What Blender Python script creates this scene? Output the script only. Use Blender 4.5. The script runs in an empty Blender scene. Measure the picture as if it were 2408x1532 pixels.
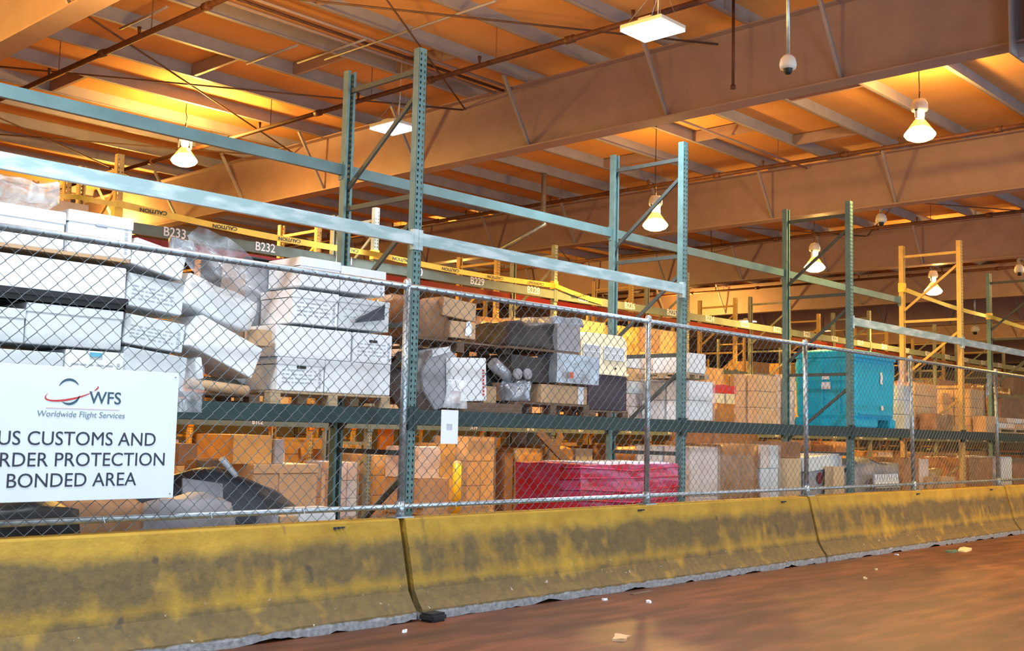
import bpy, bmesh, math, random
from mathutils import Vector, Matrix, Euler, noise
S = bpy.context.scene
C = S.collection
rnd = random.Random(7)

# ------------------------------------------------------------------ camera
CAM_H, FPX = 1.6, 2618.9
YAW, PITCH, ROLL = 0.81470157, 0.09457321, 0.02340017
_cy, _sy = math.cos(YAW), math.sin(YAW)
_F = Vector((_sy, _cy, 0)); _R = Vector((_cy, -_sy, 0)); _U = Vector((0, 0, 1))
_F2 = _F*math.cos(PITCH) + _U*math.sin(PITCH)
_U2 = -_F*math.sin(PITCH) + _U*math.cos(PITCH)
_R3 = _R*math.cos(ROLL) + _U2*math.sin(ROLL)
_U3 = -_R*math.sin(ROLL) + _U2*math.cos(ROLL)
cd = bpy.data.cameras.new('camera')
cam = bpy.data.objects.new('camera', cd); C.objects.link(cam)
M = Matrix((_R3, _U3, -_F2)).transposed().to_4x4()
M.translation = Vector((0, 0, CAM_H))
cam.matrix_world = M
cd.sensor_width = 36.0; cd.lens = 36.0*FPX/2408.0
cd.clip_start = 0.05; cd.clip_end = 300
S.camera = cam

# ------------------------------------------------------------------ world, exposure
w = bpy.data.worlds.new('sky'); S.world = w; w.use_nodes = True
w.node_tree.nodes['Background'].inputs[0].default_value = (0.62, 0.80, 1.0, 1)
w.node_tree.nodes['Background'].inputs[1].default_value = 0.35
S.view_settings.view_transform = 'Standard'
S.view_settings.look = 'None'
S.view_settings.exposure = 0.35
S.view_settings.gamma = 1.0
S.view_settings.use_curve_mapping = False
S.cycles.use_denoising = True
S.cycles.max_bounces = 7
S.cycles.diffuse_bounces = 3
S.cycles.sample_clamp_indirect = 6.0

def area(name, loc, rot, sx, sy, power, col):
    l = bpy.data.lights.new(name, 'AREA'); l.shape = 'RECTANGLE'; l.size = sx; l.size_y = sy
    l.energy = power; l.color = col
    o = bpy.data.objects.new(name, l); C.objects.link(o); o.location = loc; o.rotation_euler = rot
    return o
# daylight entering by the open dock doors of the wall behind the camera
DAY = (0.66, 0.86, 1.0)
DOORS = [(-5.0, .5), (2.6, 1.3), (10.2, 0.9), (17.8, 0.7), (25.4, 0.75), (33.0, 0.75)]
for x, k in DOORS:
    area('dock_daylight', (x, -5.6, 2.5), (math.radians(90), 0, 0), 4.6, 4.6, 330*k, DAY)

def srgb(r, g, b):
    f = lambda c: ((c/255)/12.92 if c/255 <= .04045 else ((c/255+.055)/1.055)**2.4)
    return (f(r), f(g), f(b), 1)

SOD = (1.0, 0.57, 0.12)

# ------------------------------------------------------------------ helpers
def at(px, py, Y):
    d = _R3*((px-1204)/FPX) - _U3*((py-766)/FPX) + _F2
    return Vector((0, 0, CAM_H)) + d*(Y/d.y)

def at_x(px, py, X):
    d = _R3*((px-1204)/FPX) - _U3*((py-766)/FPX) + _F2
    return Vector((0, 0, CAM_H)) + d*(X/d.x)

def at_z(px, py, Z):
    d = _R3*((px-1204)/FPX) - _U3*((py-766)/FPX) + _F2
    return Vector((0, 0, CAM_H)) + d*((Z-CAM_H)/d.z)

class MB:
    def __init__(s): s.v = []; s.f = []; s.sm = []
    def add(s, vs, fs, smooth=False):
        n = len(s.v); s.v += [tuple(v) for v in vs]
        for f in fs: s.f.append(tuple(i+n for i in f)); s.sm.append(smooth)
        return s
    def box(s, x0, x1, y0, y1, z0, z1, m=None):
        v = [Vector(p) for p in ((x0,y0,z0),(x1,y0,z0),(x1,y1,z0),(x0,y1,z0),(x0,y0,z1),(x1,y0,z1),(x1,y1,z1),(x0,y1,z1))]
        if m is not None: v = [m @ p for p in v]
        return s.add(v, [(0,3,2,1),(4,5,6,7),(0,1,5,4),(1,2,6,5),(2,3,7,6),(3,0,4,7)])
    def bar(s, p, q, wd, ht, up=(0,0,1)):
        p = Vector(p); q = Vector(q); d = (q-p).normalized(); u = Vector(up)
        if abs(d.dot(u)) > .98: u = Vector((0,1,0))
        a = d.cross(u).normalized(); b = a.cross(d)
        vs = []
        for c in (p, q):
            for i, j in ((-1,-1),(1,-1),(1,1),(-1,1)): vs.append(c + a*(i*wd/2) + b*(j*ht/2))
        return s.add(vs, [(0,3,2,1),(4,5,6,7),(0,1,5,4),(1,2,6,5),(2,3,7,6),(3,0,4,7)])
    def tube(s, pts, r, n=8, caps=True):
        pts = [Vector(p) for p in pts]; rs = r if isinstance(r, (list, tuple)) else [r]*len(pts)
        base = len(s.v); prev = None
        for i, p in enumerate(pts):
            d = (pts[min(i+1, len(pts)-1)] - pts[max(i-1, 0)]).normalized()
            if prev is None:
                u = Vector((0,0,1)) if abs(d.z) < .9 else Vector((1,0,0))
            else: u = prev
            a = d.cross(u); a.normalize(); b = a.cross(d); prev = b
            for k in range(n):
                t = 2*math.pi*k/n; s.v.append(tuple(p + a*(rs[i]*math.cos(t)) + b*(rs[i]*math.sin(t))))
        for i in range(len(pts)-1):
            for k in range(n):
                k2 = (k+1) % n
                s.f.append((base+i*n+k, base+i*n+k2, base+(i+1)*n+k2, base+(i+1)*n+k)); s.sm.append(n > 4)
        if caps:
            s.f.append(tuple(base+k for k in range(n))[::-1]); s.sm.append(False)
            e = base+(len(pts)-1)*n; s.f.append(tuple(e+k for k in range(n))); s.sm.append(False)
        return s
    def lathe(s, prof, n=20, c=(0,0,0), closed=False):
        base = len(s.v); c = Vector(c)
        for r, z in prof:
            for k in range(n):
                t = 2*math.pi*k/n; s.v.append((c.x+r*math.cos(t), c.y+r*math.sin(t), c.z+z))
        for i in range(len(prof)-1):
            for k in range(n):
                k2 = (k+1) % n
                s.f.append((base+i*n+k, base+i*n+k2, base+(i+1)*n+k2, base+(i+1)*n+k)); s.sm.append(True)
        return s
    def prism(s, pts, axis, a, b):
        # pts 2D outline; axis 'x': (y,z) along x; 'y': (x,z) along y; 'z': (x,y) along z
        def P(p, t): return (t, p[0], p[1]) if axis == 'x' else ((p[0], t, p[1]) if axis == 'y' else (p[0], p[1], t))
        n = len(pts); vs = [P(p, a) for p in pts] + [P(p, b) for p in pts]
        fs = [tuple(range(n)), tuple(range(2*n-1, n-1, -1))] + [((i+1) % n, i, n+i, n+(i+1) % n) for i in range(n)]
        return s.add(vs, fs)
    def grid(s, fn, nu, nv, smooth=True):
        vs = [fn(i/nu, j/nv) for j in range(nv+1) for i in range(nu+1)]
        fs = [(j*(nu+1)+i, j*(nu+1)+i+1, (j+1)*(nu+1)+i+1, (j+1)*(nu+1)+i) for j in range(nv) for i in range(nu)]
        return s.add(vs, fs, smooth)
    def mesh(s, name, mat, bevel=0, fixn=True):
        me = bpy.data.meshes.new(name); me.from_pydata(s.v, [], s.f)
        me.polygons.foreach_set('use_smooth', s.sm)
        if bevel or fixn:
            bm = bmesh.new(); bm.from_mesh(me)
            if fixn: bmesh.ops.recalc_face_normals(bm, faces=bm.faces)
            if bevel: bmesh.ops.bevel(bm, geom=bm.edges[:], offset=bevel, segments=2, affect='EDGES', clamp_overlap=True)
            bm.to_mesh(me); bm.free()
        me.materials.append(mat); me.update()
        return me

def link(name, me, parent=None, loc=None, rot=None):
    o = bpy.data.objects.new(name, me); C.objects.link(o)
    if parent is not None: o.parent = parent
    if loc is not None: o.location = loc
    if rot is not None: o.rotation_euler = rot
    return o
def part(name, mb, mat, parent, bevel=0, label=None, fixn=True, loc=None, rot=None):
    o = link(name, mb.mesh(name, mat, bevel, fixn), parent, loc, rot)
    if label: o['label'] = label
    return o
_labels = {}
def tag(o, label, cat, group=None):
    o['label'] = label; o['category'] = cat
    if group: o['group'] = group
    return o
def thing(name, label, cat, loc=(0,0,0), rot=(0,0,0), group=None):
    o = bpy.data.objects.new(name, None); C.objects.link(o); o.empty_display_size = .1
    o.location = loc; o.rotation_euler = rot
    return tag(o, label, cat, group)
def struct(name, mb, mat, loc=(0,0,0), label=None, bevel=0):
    o = link(name, mb.mesh(name, mat, bevel), None, loc); o['kind'] = 'structure'
    if label: o['label'] = label
    return o
def single(name, mb, mat, label, cat, loc=(0,0,0), rot=(0,0,0), group=None, bevel=0):
    return tag(link(name, mb.mesh(name, mat, bevel), None, loc, rot), label, cat, group)
def text_mesh(txt, size, mat, name, align='CENTER', extrude=0.001, sx=1.0, bold=0.0, shear=0.0):
    cu = bpy.data.curves.new(name, 'FONT'); cu.body = txt; cu.size = size; cu.align_x = align; cu.align_y = 'CENTER'
    cu.extrude = extrude; cu.offset = bold; cu.shear = shear; cu.resolution_u = 4
    o = bpy.data.objects.new('t', cu)
    me = bpy.data.meshes.new_from_object(o)
    bpy.data.objects.remove(o); bpy.data.curves.remove(cu)
    if sx != 1: me.transform(Matrix.Diagonal((sx, 1, 1, 1)))
    me.materials.clear(); me.materials.append(mat); me.name = name
    return me
FACE = (math.radians(90), 0, 0)     # text standing upright, read from the aisle side

# ------------------------------------------------------------------ materials
def mat(name, col, rough=.6, metal=0.0, var=.12, scale=6.0, col2=None, mixlo=.45, mixhi=.65, bump=0.0, bscale=40.0, trans=0, stretch=(1,1,1), spec=.4):
    m = bpy.data.materials.new(name); m.use_nodes = True
    nt = m.node_tree; N = nt.nodes; L = nt.links
    b = N['Principled BSDF']; b.inputs['Roughness'].default_value = rough; b.inputs['Metallic'].default_value = metal
    b.inputs['Specular IOR Level'].default_value = spec
    tc = N.new('ShaderNodeTexCoord'); mp = N.new('ShaderNodeMapping'); mp.inputs['Scale'].default_value = stretch
    L.new(tc.outputs['Object'], mp.inputs[0])
    nz = N.new('ShaderNodeTexNoise'); nz.inputs['Scale'].default_value = scale; nz.inputs['Detail'].default_value = 6
    L.new(mp.outputs[0], nz.inputs['Vector'])
    rp = N.new('ShaderNodeValToRGB')
    if col2 is None:
        c = col; rp.color_ramp.elements[0].color = (c[0]*(1-var*1.6), c[1]*(1-var*1.6), c[2]*(1-var*1.6), 1)
        rp.color_ramp.elements[1].color = tuple(min(1, x*(1+var)) for x in c[:3]) + (1,)
        rp.color_ramp.elements[0].position = .3; rp.color_ramp.elements[1].position = .7
    else:
        rp.color_ramp.elements[0].color = col; rp.color_ramp.elements[1].color = col2
        rp.color_ramp.elements[0].position = mixlo; rp.color_ramp.elements[1].position = mixhi
    L.new(nz.outputs['Fac'], rp.inputs[0]); L.new(rp.outputs[0], b.inputs['Base Color'])
    if bump:
        n2 = N.new('ShaderNodeTexNoise'); n2.inputs['Scale'].default_value = bscale; n2.inputs['Detail'].default_value = 4
        L.new(mp.outputs[0], n2.inputs['Vector'])
        bp = N.new('ShaderNodeBump'); bp.inputs['Strength'].default_value = bump; bp.inputs['Distance'].default_value = .02
        L.new(n2.outputs['Fac'], bp.inputs['Height']); L.new(bp.outputs[0], b.inputs['Normal'])
    return m
def film(name, col, alpha, rough=.12):
    m = bpy.data.materials.new(name); m.use_nodes = True
    nt = m.node_tree; N = nt.nodes; L = nt.links; N.clear()
    out = N.new('ShaderNodeOutputMaterial'); mx = N.new('ShaderNodeMixShader'); tr = N.new('ShaderNodeBsdfTransparent')
    b = N.new('ShaderNodeBsdfPrincipled'); b.inputs['Base Color'].default_value = col; b.inputs['Roughness'].default_value = rough
    b.inputs['Specular IOR Level'].default_value = .8
    tc = N.new('ShaderNodeTexCoord'); nz = N.new('ShaderNodeTexNoise'); nz.inputs['Scale'].default_value = 9; nz.inputs['Detail'].default_value = 5
    L.new(tc.outputs['Object'], nz.inputs['Vector'])
    mr = N.new('ShaderNodeMapRange'); mr.inputs[1].default_value = .35; mr.inputs[2].default_value = .7
    mr.inputs[3].default_value = alpha*.45; mr.inputs[4].default_value = min(1, alpha*1.5)
    L.new(nz.outputs['Fac'], mr.inputs[0]); L.new(mr.outputs[0], mx.inputs[0])
    L.new(tr.outputs[0], mx.inputs[1]); L.new(b.outputs[0], mx.inputs[2]); L.new(mx.outputs[0], out.inputs[0])
    return m
def emit(name, col, strength):
    m = bpy.data.materials.new(name); m.use_nodes = True
    nt = m.node_tree; N = nt.nodes; N.clear()
    out = N.new('ShaderNodeOutputMaterial'); e = N.new('ShaderNodeEmission'); e.inputs[0].default_value = col; e.inputs[1].default_value = strength
    nt.links.new(e.outputs[0], out.inputs[0]); return m

TEAL = mat('teal_rack_paint', srgb(96,132,134), .45, 0, .12, 9, bump=.05)
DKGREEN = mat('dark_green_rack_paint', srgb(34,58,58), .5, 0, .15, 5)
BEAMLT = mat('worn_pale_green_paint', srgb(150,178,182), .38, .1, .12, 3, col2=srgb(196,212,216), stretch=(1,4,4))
BEAMREAR = mat('teal_beam_paint', srgb(98,128,130), .42, 0, .1, 4)
BRACE = mat('rack_brace_paint', srgb(70,80,80), .5, 0, .12, 6)
ROW2 = mat('grey_green_rack_paint', srgb(140,144,130), .5, 0, .15, 6)
ROW2BEAM = mat('grey_green_beam_paint', srgb(104,116,108), .5, 0, .12, 4)
YELTINT = mat('yellow_paint_lamp_tint', srgb(208,172,104), .5, 0, .1, 6)  # yellow that carries sodium lamp light on the rack frames; also bollard paint
REDBEAM = mat('red_beam_paint', srgb(124,16,24), .5, 0, .12, 4)
ORBEAM = mat('orange_beam_paint', srgb(222,132,36), .5, 0, .12, 4)
GALV = mat('galvanised_steel', srgb(176,188,196), .35, .75, .18, 14)
WIRE = mat('fence_wire_zinc', srgb(96,102,106), .5, .3, .12, 20)
CONC_GREY = mat('grey_concrete', srgb(120,120,122), .9, 0, .2, 12, bump=.3)
DECKM = mat('roof_deck_board', srgb(216,158,100), .8, 0, .06, 1.2, stretch=(1,.3,1))
STEEL = mat('roof_steel_primer', srgb(158,132,126), .6, 0, .06, 2.5)
PURL = mat('purlin_steel', srgb(150,142,146), .55, 0, .08, 3)
PIPE = mat('dark_rusty_pipe', srgb(92,56,40), .6, .2, .2, 8)
ROD = mat('brace_rod_steel', srgb(104,76,58), .6, .2, .15, 8)
WALLM = mat('painted_block_wall', srgb(170,160,150), .85, 0, .08, 2)
WHITEBOX = mat('white_cardboard', srgb(234,238,242), .6, 0, .04, 7, bump=.06, bscale=14)
WHITEBOX2 = mat('off_white_cardboard', srgb(212,218,222), .6, 0, .06, 7, bump=.08, bscale=12)
GREYBOX = mat('grey_cardboard', srgb(158,158,164), .7, 0, .07, 5, bump=.06, bscale=12)
KRAFT = mat('kraft_cardboard', srgb(196,160,122), .75, 0, .08, 6, bump=.06, bscale=14)
KRAFTD = mat('brown_cardboard', srgb(150,110,78), .8, 0, .12, 6, bump=.08, bscale=12)
AMBER = mat('tan_cardboard', srgb(214,166,98), .7, 0, .1, 5, bump=.1, bscale=10)
PINKW = mat('wrapped_pale_cartons', srgb(226,208,198), .4, 0, .12, 3, col2=srgb(206,180,164), mixlo=.4, mixhi=.75, bump=.25, bscale=9)
AMBERW = mat('wrapped_tan_cartons', srgb(206,160,96), .3, 0, .2, 7, col2=srgb(160,112,62), mixlo=.4, mixhi=.75, bump=.35, bscale=10)
BROWNW = mat('wrapped_brown_cartons', srgb(168,124,86), .3, 0, .2, 7, bump=.35, bscale=10)
DARKBOX = mat('dark_shrouded_goods', srgb(66,58,56), .55, 0, .2, 6, bump=.2, bscale=9)
PURPLE = mat('dark_aubergine_box', srgb(62,50,62), .6, 0, .1, 5)
BLACK = mat('black_plastic', srgb(30,31,34), .5, 0, .15, 9)
WOOD = mat('pallet_wood', srgb(192,164,128), .8, 0, .18, 8, bump=.2, bscale=20, stretch=(.3,3,3))
WOODD = mat('dark_pallet_wood', srgb(112,88,70), .85, 0, .2, 8, bump=.2, bscale=20, stretch=(.3,3,3))
PLY = mat('plywood_crate', srgb(206,178,140), .75, 0, .08, 3, stretch=(1,1,.3))
TARP = mat('charcoal_tarpaulin', srgb(64,68,78), .5, 0, .15, 3, bump=.25, bscale=6)
TARPL = mat('grey_tarpaulin', srgb(136,134,140), .55, 0, .15, 4, bump=.3, bscale=7)
SILVER = mat('silver_film_wrap', srgb(176,182,192), .25, .35, .15, 7, bump=.5, bscale=9)
REDWRAP = mat('red_stretch_wrap', srgb(206,44,62), .22, 0, .2, 5, col2=srgb(190,84,136), mixlo=.4, mixhi=.7, bump=.35, bscale=7, stretch=(.4,.4,2))
CREAM = mat('cream_plastic', srgb(238,224,190), .5, 0, .05, 5)
TEALBIN = mat('turquoise_plastic', srgb(0,180,220), .4, 0, .06, 6, bump=.12, bscale=30)
SIGNW = mat('white_sign_panel', srgb(222,232,242), .4, 0, .02, 3)
INK = mat('dark_sign_ink', srgb(44,50,66), .5, 0, .05, 5)
INKT = mat('petrol_logo_ink', srgb(50,84,104), .5, 0, .05, 5)
INKR = mat('red_logo_ink', srgb(196,60,62), .5, 0, .05, 5)
INKP = mat('pale_red_ink', srgb(216,176,184), .5, 0, .05, 5)
INKG = mat('grey_green_ink', srgb(120,140,150), .5, 0, .05, 5)
PRINT = mat('grey_carton_print', srgb(176,182,190), .6, 0, .05, 5)
LABELW = mat('white_label_paint', srgb(238,236,240), .5, 0, .03, 5)
PAPER = mat('white_paper', srgb(236,240,250), .6, 0, .02, 5)
TAPEY = mat('yellow_caution_tape', srgb(250,206,84), .4, 0, .06, 8)
RUBBER = mat('black_rubber', srgb(36,36,40), .8, 0, .2, 10)
CREAMP = mat('pale_wood_scrap', srgb(214,190,140), .8, 0, .1, 9)
CLEAR = film('clear_plastic_film', (.9,.94,.97,1), .42)
WRAPF = film('stretch_wrap_film', (.9,.93,.96,1), .13, .18)
CLEARD = film('smoky_plastic_film', (.55,.58,.62,1), .45)
LAMPW = mat('white_lamp_housing', srgb(214,210,204), .5, 0, .04, 5)
LEDON = emit('led_panel_light', (.93,.96,1,1), 14)
SHADEM = film('prismatic_lamp_glass', (1,.6,.24,1), .5, .2)
SODON = emit('sodium_lamp_glass', (1,.62,.22,1), 16)

def floor_mat():
    m = mat('warehouse_floor_concrete', srgb(116,68,43), .5, 0, .2, .6, col2=srgb(82,51,36), mixlo=.35, mixhi=.7, bump=.12, bscale=3, stretch=(.5,2.2,1))
    nt = m.node_tree; N = nt.nodes; L = nt.links; b = N['Principled BSDF']
    old = b.inputs['Base Color'].links[0].from_socket
    tc = N.new('ShaderNodeTexCoord'); nz = N.new('ShaderNodeTexNoise'); nz.inputs['Scale'].default_value = 2.2; nz.inputs['Detail'].default_value = 8
    mp = N.new('ShaderNodeMapping'); mp.inputs['Scale'].default_value = (.6, 2.6, 1); L.new(tc.outputs['Object'], mp.inputs[0]); L.new(mp.outputs[0], nz.inputs['Vector'])
    rp = N.new('ShaderNodeValToRGB'); rp.color_ramp.elements[0].position = .42; rp.color_ramp.elements[1].position = .68
    rp.color_ramp.elements[0].color = (.62,.62,.62,1); rp.color_ramp.elements[1].color = (1.15,1.12,1.1,1)
    L.new(nz.outputs['Fac'], rp.inputs[0])
    mx = N.new('ShaderNodeMix'); mx.data_type = 'RGBA'; mx.blend_type = 'MULTIPLY'; mx.inputs[0].default_value = 1
    L.new(old, mx.inputs[6]); L.new(rp.outputs[0], mx.inputs[7]); L.new(mx.outputs[2], b.inputs['Base Color'])
    return m
FLOORM = floor_mat()

def barrier_mat():
    m = bpy.data.materials.new('dirty_yellow_barrier_paint'); m.use_nodes = True
    nt = m.node_tree; N = nt.nodes; L = nt.links; b = N['Principled BSDF']; b.inputs['Roughness'].default_value = .75
    tc = N.new('ShaderNodeTexCoord'); sp = N.new('ShaderNodeSeparateXYZ'); L.new(tc.outputs['Object'], sp.inputs[0])
    def nz(sc, st=(1,1,1), det=7):
        mp = N.new('ShaderNodeMapping'); mp.inputs['Scale'].default_value = st; L.new(tc.outputs['Object'], mp.inputs[0])
        n = N.new('ShaderNodeTexNoise'); n.inputs['Scale'].default_value = sc; n.inputs['Detail'].default_value = det; L.new(mp.outputs[0], n.inputs['Vector']); return n.outputs['Fac']
    def math_(op, a, bb):
        n = N.new('ShaderNodeMath'); n.operation = op
        for i, x in enumerate((a, bb)):
            if isinstance(x, (int, float)): n.inputs[i].default_value = x
            else: L.new(x, n.inputs[i])
        return n.outputs[0]
    def ramp(fac, stops):
        r = N.new('ShaderNodeValToRGB'); e = r.color_ramp.elements
        while len(e) < len(stops): e.new(.5)
        for el, (p, c) in zip(e, stops): el.position = p; el.color = c if isinstance(c, tuple) else (c,c,c,1)
        L.new(fac, r.inputs[0]); return r.outputs[0]
    def mix(f, a, bb):
        n = N.new('ShaderNodeMix'); n.data_type = 'RGBA'
        for i, x in ((0, f), (6, a), (7, bb)):
            if isinstance(x, (int, float)): n.inputs[i].default_value = x
            elif isinstance(x, tuple): n.inputs[i].default_value = x
            else: L.new(x, n.inputs[i])
        return n.outputs[2]
    z = sp.outputs[2]
    paint = ramp(nz(5), [(.3, srgb(158,122,34)), (.7, srgb(182,146,48))])
    # where the tyres and forks rub: a band at mid height and the toe of the barrier
    band = ramp(z, [(.0, 1.0), (.2, .95), (.31, .42), (.42, .8), (.58, .9), (.70, .35), (.79, .05)])
    d = math_('ADD', math_('MULTIPLY', nz(2.6), .9), math_('MULTIPLY', nz(9, (1,1,.45)), .35))
    dirt = ramp(math_('MULTIPLY', math_('ADD', d, -.18), math_('ADD', band, .12)), [(.17, 0.0), (.40, 1.0)])
    c = mix(math_('MULTIPLY', dirt, .88), paint, ramp(nz(14), [(.3, srgb(74,64,48)), (.7, srgb(104,86,54))]))
    streak = ramp(nz(7, (1,1,.06)), [(.64, 0.0), (.72, .55)])
    c = mix(math_('MULTIPLY', streak, ramp(z, [(.25, .3), (.5, 1.0)])), c, srgb(84,70,52))
    chips = ramp(nz(16, (1,1,1), 3), [(.70, 0.0), (.73, 1.0)])
    c = mix(math_('MULTIPLY', chips, ramp(z, [(.05, .9), (.45, 0.0)])), c, srgb(196,192,184))
    scuff = ramp(nz(5.5, (1,1,1), 3), [(.70, 0.0), (.76, .7)])
    c = mix(scuff, c, srgb(66,58,50))
    lip = ramp(math_('ADD', z, math_('MULTIPLY', nz(10), .05)), [(.088, 1.0), (.098, 0.0)])
    c = mix(lip, c, ramp(nz(22), [(.3, srgb(112,112,116)), (.7, srgb(160,160,164))]))
    L.new(c, b.inputs['Base Color'])
    bp = N.new('ShaderNodeBump'); bp.inputs['Strength'].default_value = .35; bp.inputs['Distance'].default_value = .02
    L.new(nz(28), bp.inputs['Height']); L.new(bp.outputs[0], b.inputs['Normal'])
    return m
BARM = barrier_mat()

# ------------------------------------------------------------------ the building
X0, X1, Y0, Y1 = -14.0, 78.0, -6.0, 46.0
GZ0, GZ1, DECKZ = 6.5, 7.6, 7.86
struct('floor', MB().box(X0, X1, Y0, Y1, -.2, 0), FLOORM, label='brown stained concrete warehouse floor')
struct('ceiling', MB().box(X0, X1, Y0, Y1, DECKZ, DECKZ+.15), DECKM, label='tan board roof deck over the purlins')
struct('wall_right', MB().box(X1, X1+.2, Y0, Y1, 0, DECKZ), WALLM)
struct('wall_back', MB().box(X0, X1, Y1, Y1+.2, 0, DECKZ), WALLM)
struct('wall_left', MB().box(X0-.2, X0, Y0, Y1, 0, DECKZ), WALLM)
fw = MB(); xs = [X0] + [v for x, k in DOORS for v in (x-2.4, x+2.4)] + [X1]
for i in range(0, len(xs), 2): fw.box(xs[i], xs[i+1], Y0-.2, Y0, 0, DECKZ)
for x, k in DOORS: fw.box(x-2.4, x+2.4, Y0-.2, Y0, 4.9, DECKZ)
struct('wall_front', fw, WALLM)

GX = [5.77-8.16] + [5.77+8.165*i for i in range(9)]
for gi, gx in enumerate(GX):
    g = MB().box(gx-.012, gx+.012, Y0, Y1, GZ0, GZ1)
    g.box(gx-.16, gx+.16, Y0, Y1, GZ0-.025, GZ0).box(gx-.16, gx+.16, Y0, Y1, GZ1, GZ1+.02)
    go = struct('roof_girder', g, STEEL, label='deep steel roof girder crossing under the purlins')
    if gx < 60:
        for k in range(-4, 17):
            y = 7.0 + 2.9*k
            if y > Y1-1: continue
            part('flange_brace', MB().bar((gx-.72, y, GZ1+.02), (gx-.03, y, GZ0+.03), .05, .05), PURL, go)
for k in range(-9, 26):
    y = 8.45+1.45*k
    p = MB().box(X0, X1, y-.006, y+.006, GZ1+.02, DECKZ)
    p.box(X0, X1, y-.075, y, GZ1+.02, GZ1+.032).box(X0, X1, y, y+.075, DECKZ-.012, DECKZ)
    struct('roof_purlin', p, PURL)
# bridging pieces between purlins
for i, (x, y0) in enumerate([(11.0, 14.25), (9.3, 11.35), (9.9, 15.7), (12.1, 12.8), (12.6, 20.05), (8.7, 18.6), (17.6, 8.45), (18.9, 11.35), (19.6, 14.25), (20.4, 9.9), (26.9, 8.45), (27.6, 12.8), (35, 11.35), (34.3, 8.45)]):
    struct('purlin_bridging', MB().box(x-.03, x+.03, y0+.01, y0+1.44, GZ1+.03, DECKZ-.02), STEEL)
# cross bracing rods in the roof plane
for (xa, xb) in ((5.77, 13.93), (22.1, 30.26)):
    for (ya, yb) in ((9.0, 14.45), (14.5, 19.75), (20.2, 25.5)):
        for a, b in (((xa, ya), (xb, yb)), ((xa, yb), (xb, ya))):
            struct('brace_rod', MB().tube([(a[0], a[1], GZ1-.12), (b[0], b[1], GZ1-.12)], .016, 6), ROD)
# sprinkler lines running along the girders
for i, (px_, z) in enumerate([(7.55, 7.1), (11.55, 7.1), (15.6, 7.1), (19.8, 7.1), (23.8, 7.1), (27.3, 7.1), (31.5, 7.1), (36.0, 7.1)]):
    t = thing('sprinkler_pipe', 'dark rusty sprinkler pipe hung under the roof, ' + ['first from the left girder', 'passing behind the tall near rack post', 'hidden partly behind the biggest girder', 'below the second girder on the right', 'between the second and third girders', 'just before the third girder', 'beyond the third girder', 'before the fourth girder'][i], 'pipe', (px_, 20, z))
    part('pipe_run', MB().tube([(0, -24, 0), (0, 24, 0)], .042, 8), PIPE, t)
    cm = MB().tube([(0, -.07, 0), (0, .07, 0)], .06, 8).mesh('coupling', PIPE); hm = MB().tube([(0, 0, 0), (0, 0, .12)], [.015, .03], 6).mesh('sprinkler_head', PIPE)
    for k in range(-9, 25):
        y = 8.45+1.45*k-20
        if abs(y) > 23: continue
        if k % 2: link('coupling', cm, t, (0, y, 0))
        else: link('sprinkler_head', hm, t, (0, y+.35, .03))
    for k in range(-4, 8):
        y = 8.45+2.9*k-20
        part('hanger_rod', MB().tube([(0, y, 0), (0, y, GZ1+.02-z)], .008, 4), ROD, t)
dp = thing('drop_pipe', 'short dark pipe hanging down in front of the big girder', 'pipe', (13.2, 8.28, GZ0))
part('pipe_run', MB().tube([(0, 0, .0), (0, 0, 1.3)], .022, 8), PIPE, dp); part('end_cap', MB().tube([(0, 0, -.03), (0, 0, .02)], .04, 8), PIPE, dp)
q = thing('downpipe_elbow', 'grey bent drain pipe dropping from the second girder', 'pipe', (19.0, 17.0, 5.9))
part('pipe_run', MB().tube([(0, 0, 1.7), (0, 0, .62), (.02, -.02, .5), (-.08, .1, .4), (-.75, .95, -.25)], .06, 10), GALV, q)

for i, (a, b_, z, r_) in enumerate([((763,140), (1167,2), 7.52, .018), ((580,150), (700,106), 7.5, .02), ((290,70), (385,14), 7.5, .02), ((700,148), (860,92), 7.5, .02)]):
    p, q = at_z(*a, z), at_z(*b_, z); x = (p.x+q.x)/2
    struct('conduit', MB().tube([(x, p.y, z), (x, q.y, z)], r_, 6), PURL)
for y, x0_, x1_ in ((13.05, 5.9, 13.7), (13.25, 5.9, 13.7), (13.45, 5.9, 13.7), (11.9, 14, 22)):
    struct('conduit', MB().tube([(x0_, y, 7.54), (x1_, y, 7.54)], .025, 6), PIPE if y in (13.25,) else STEEL)
struct('girder_splice', MB().box(13.6, 14.08, 4.32, 4.345, 6.3, GZ1).box(13.6, 14.08, 4.64, 4.665, 6.3, GZ1).box(13.83, 13.85, 4.345, 4.64, 6.3, GZ0-.03), PURL)
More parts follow.
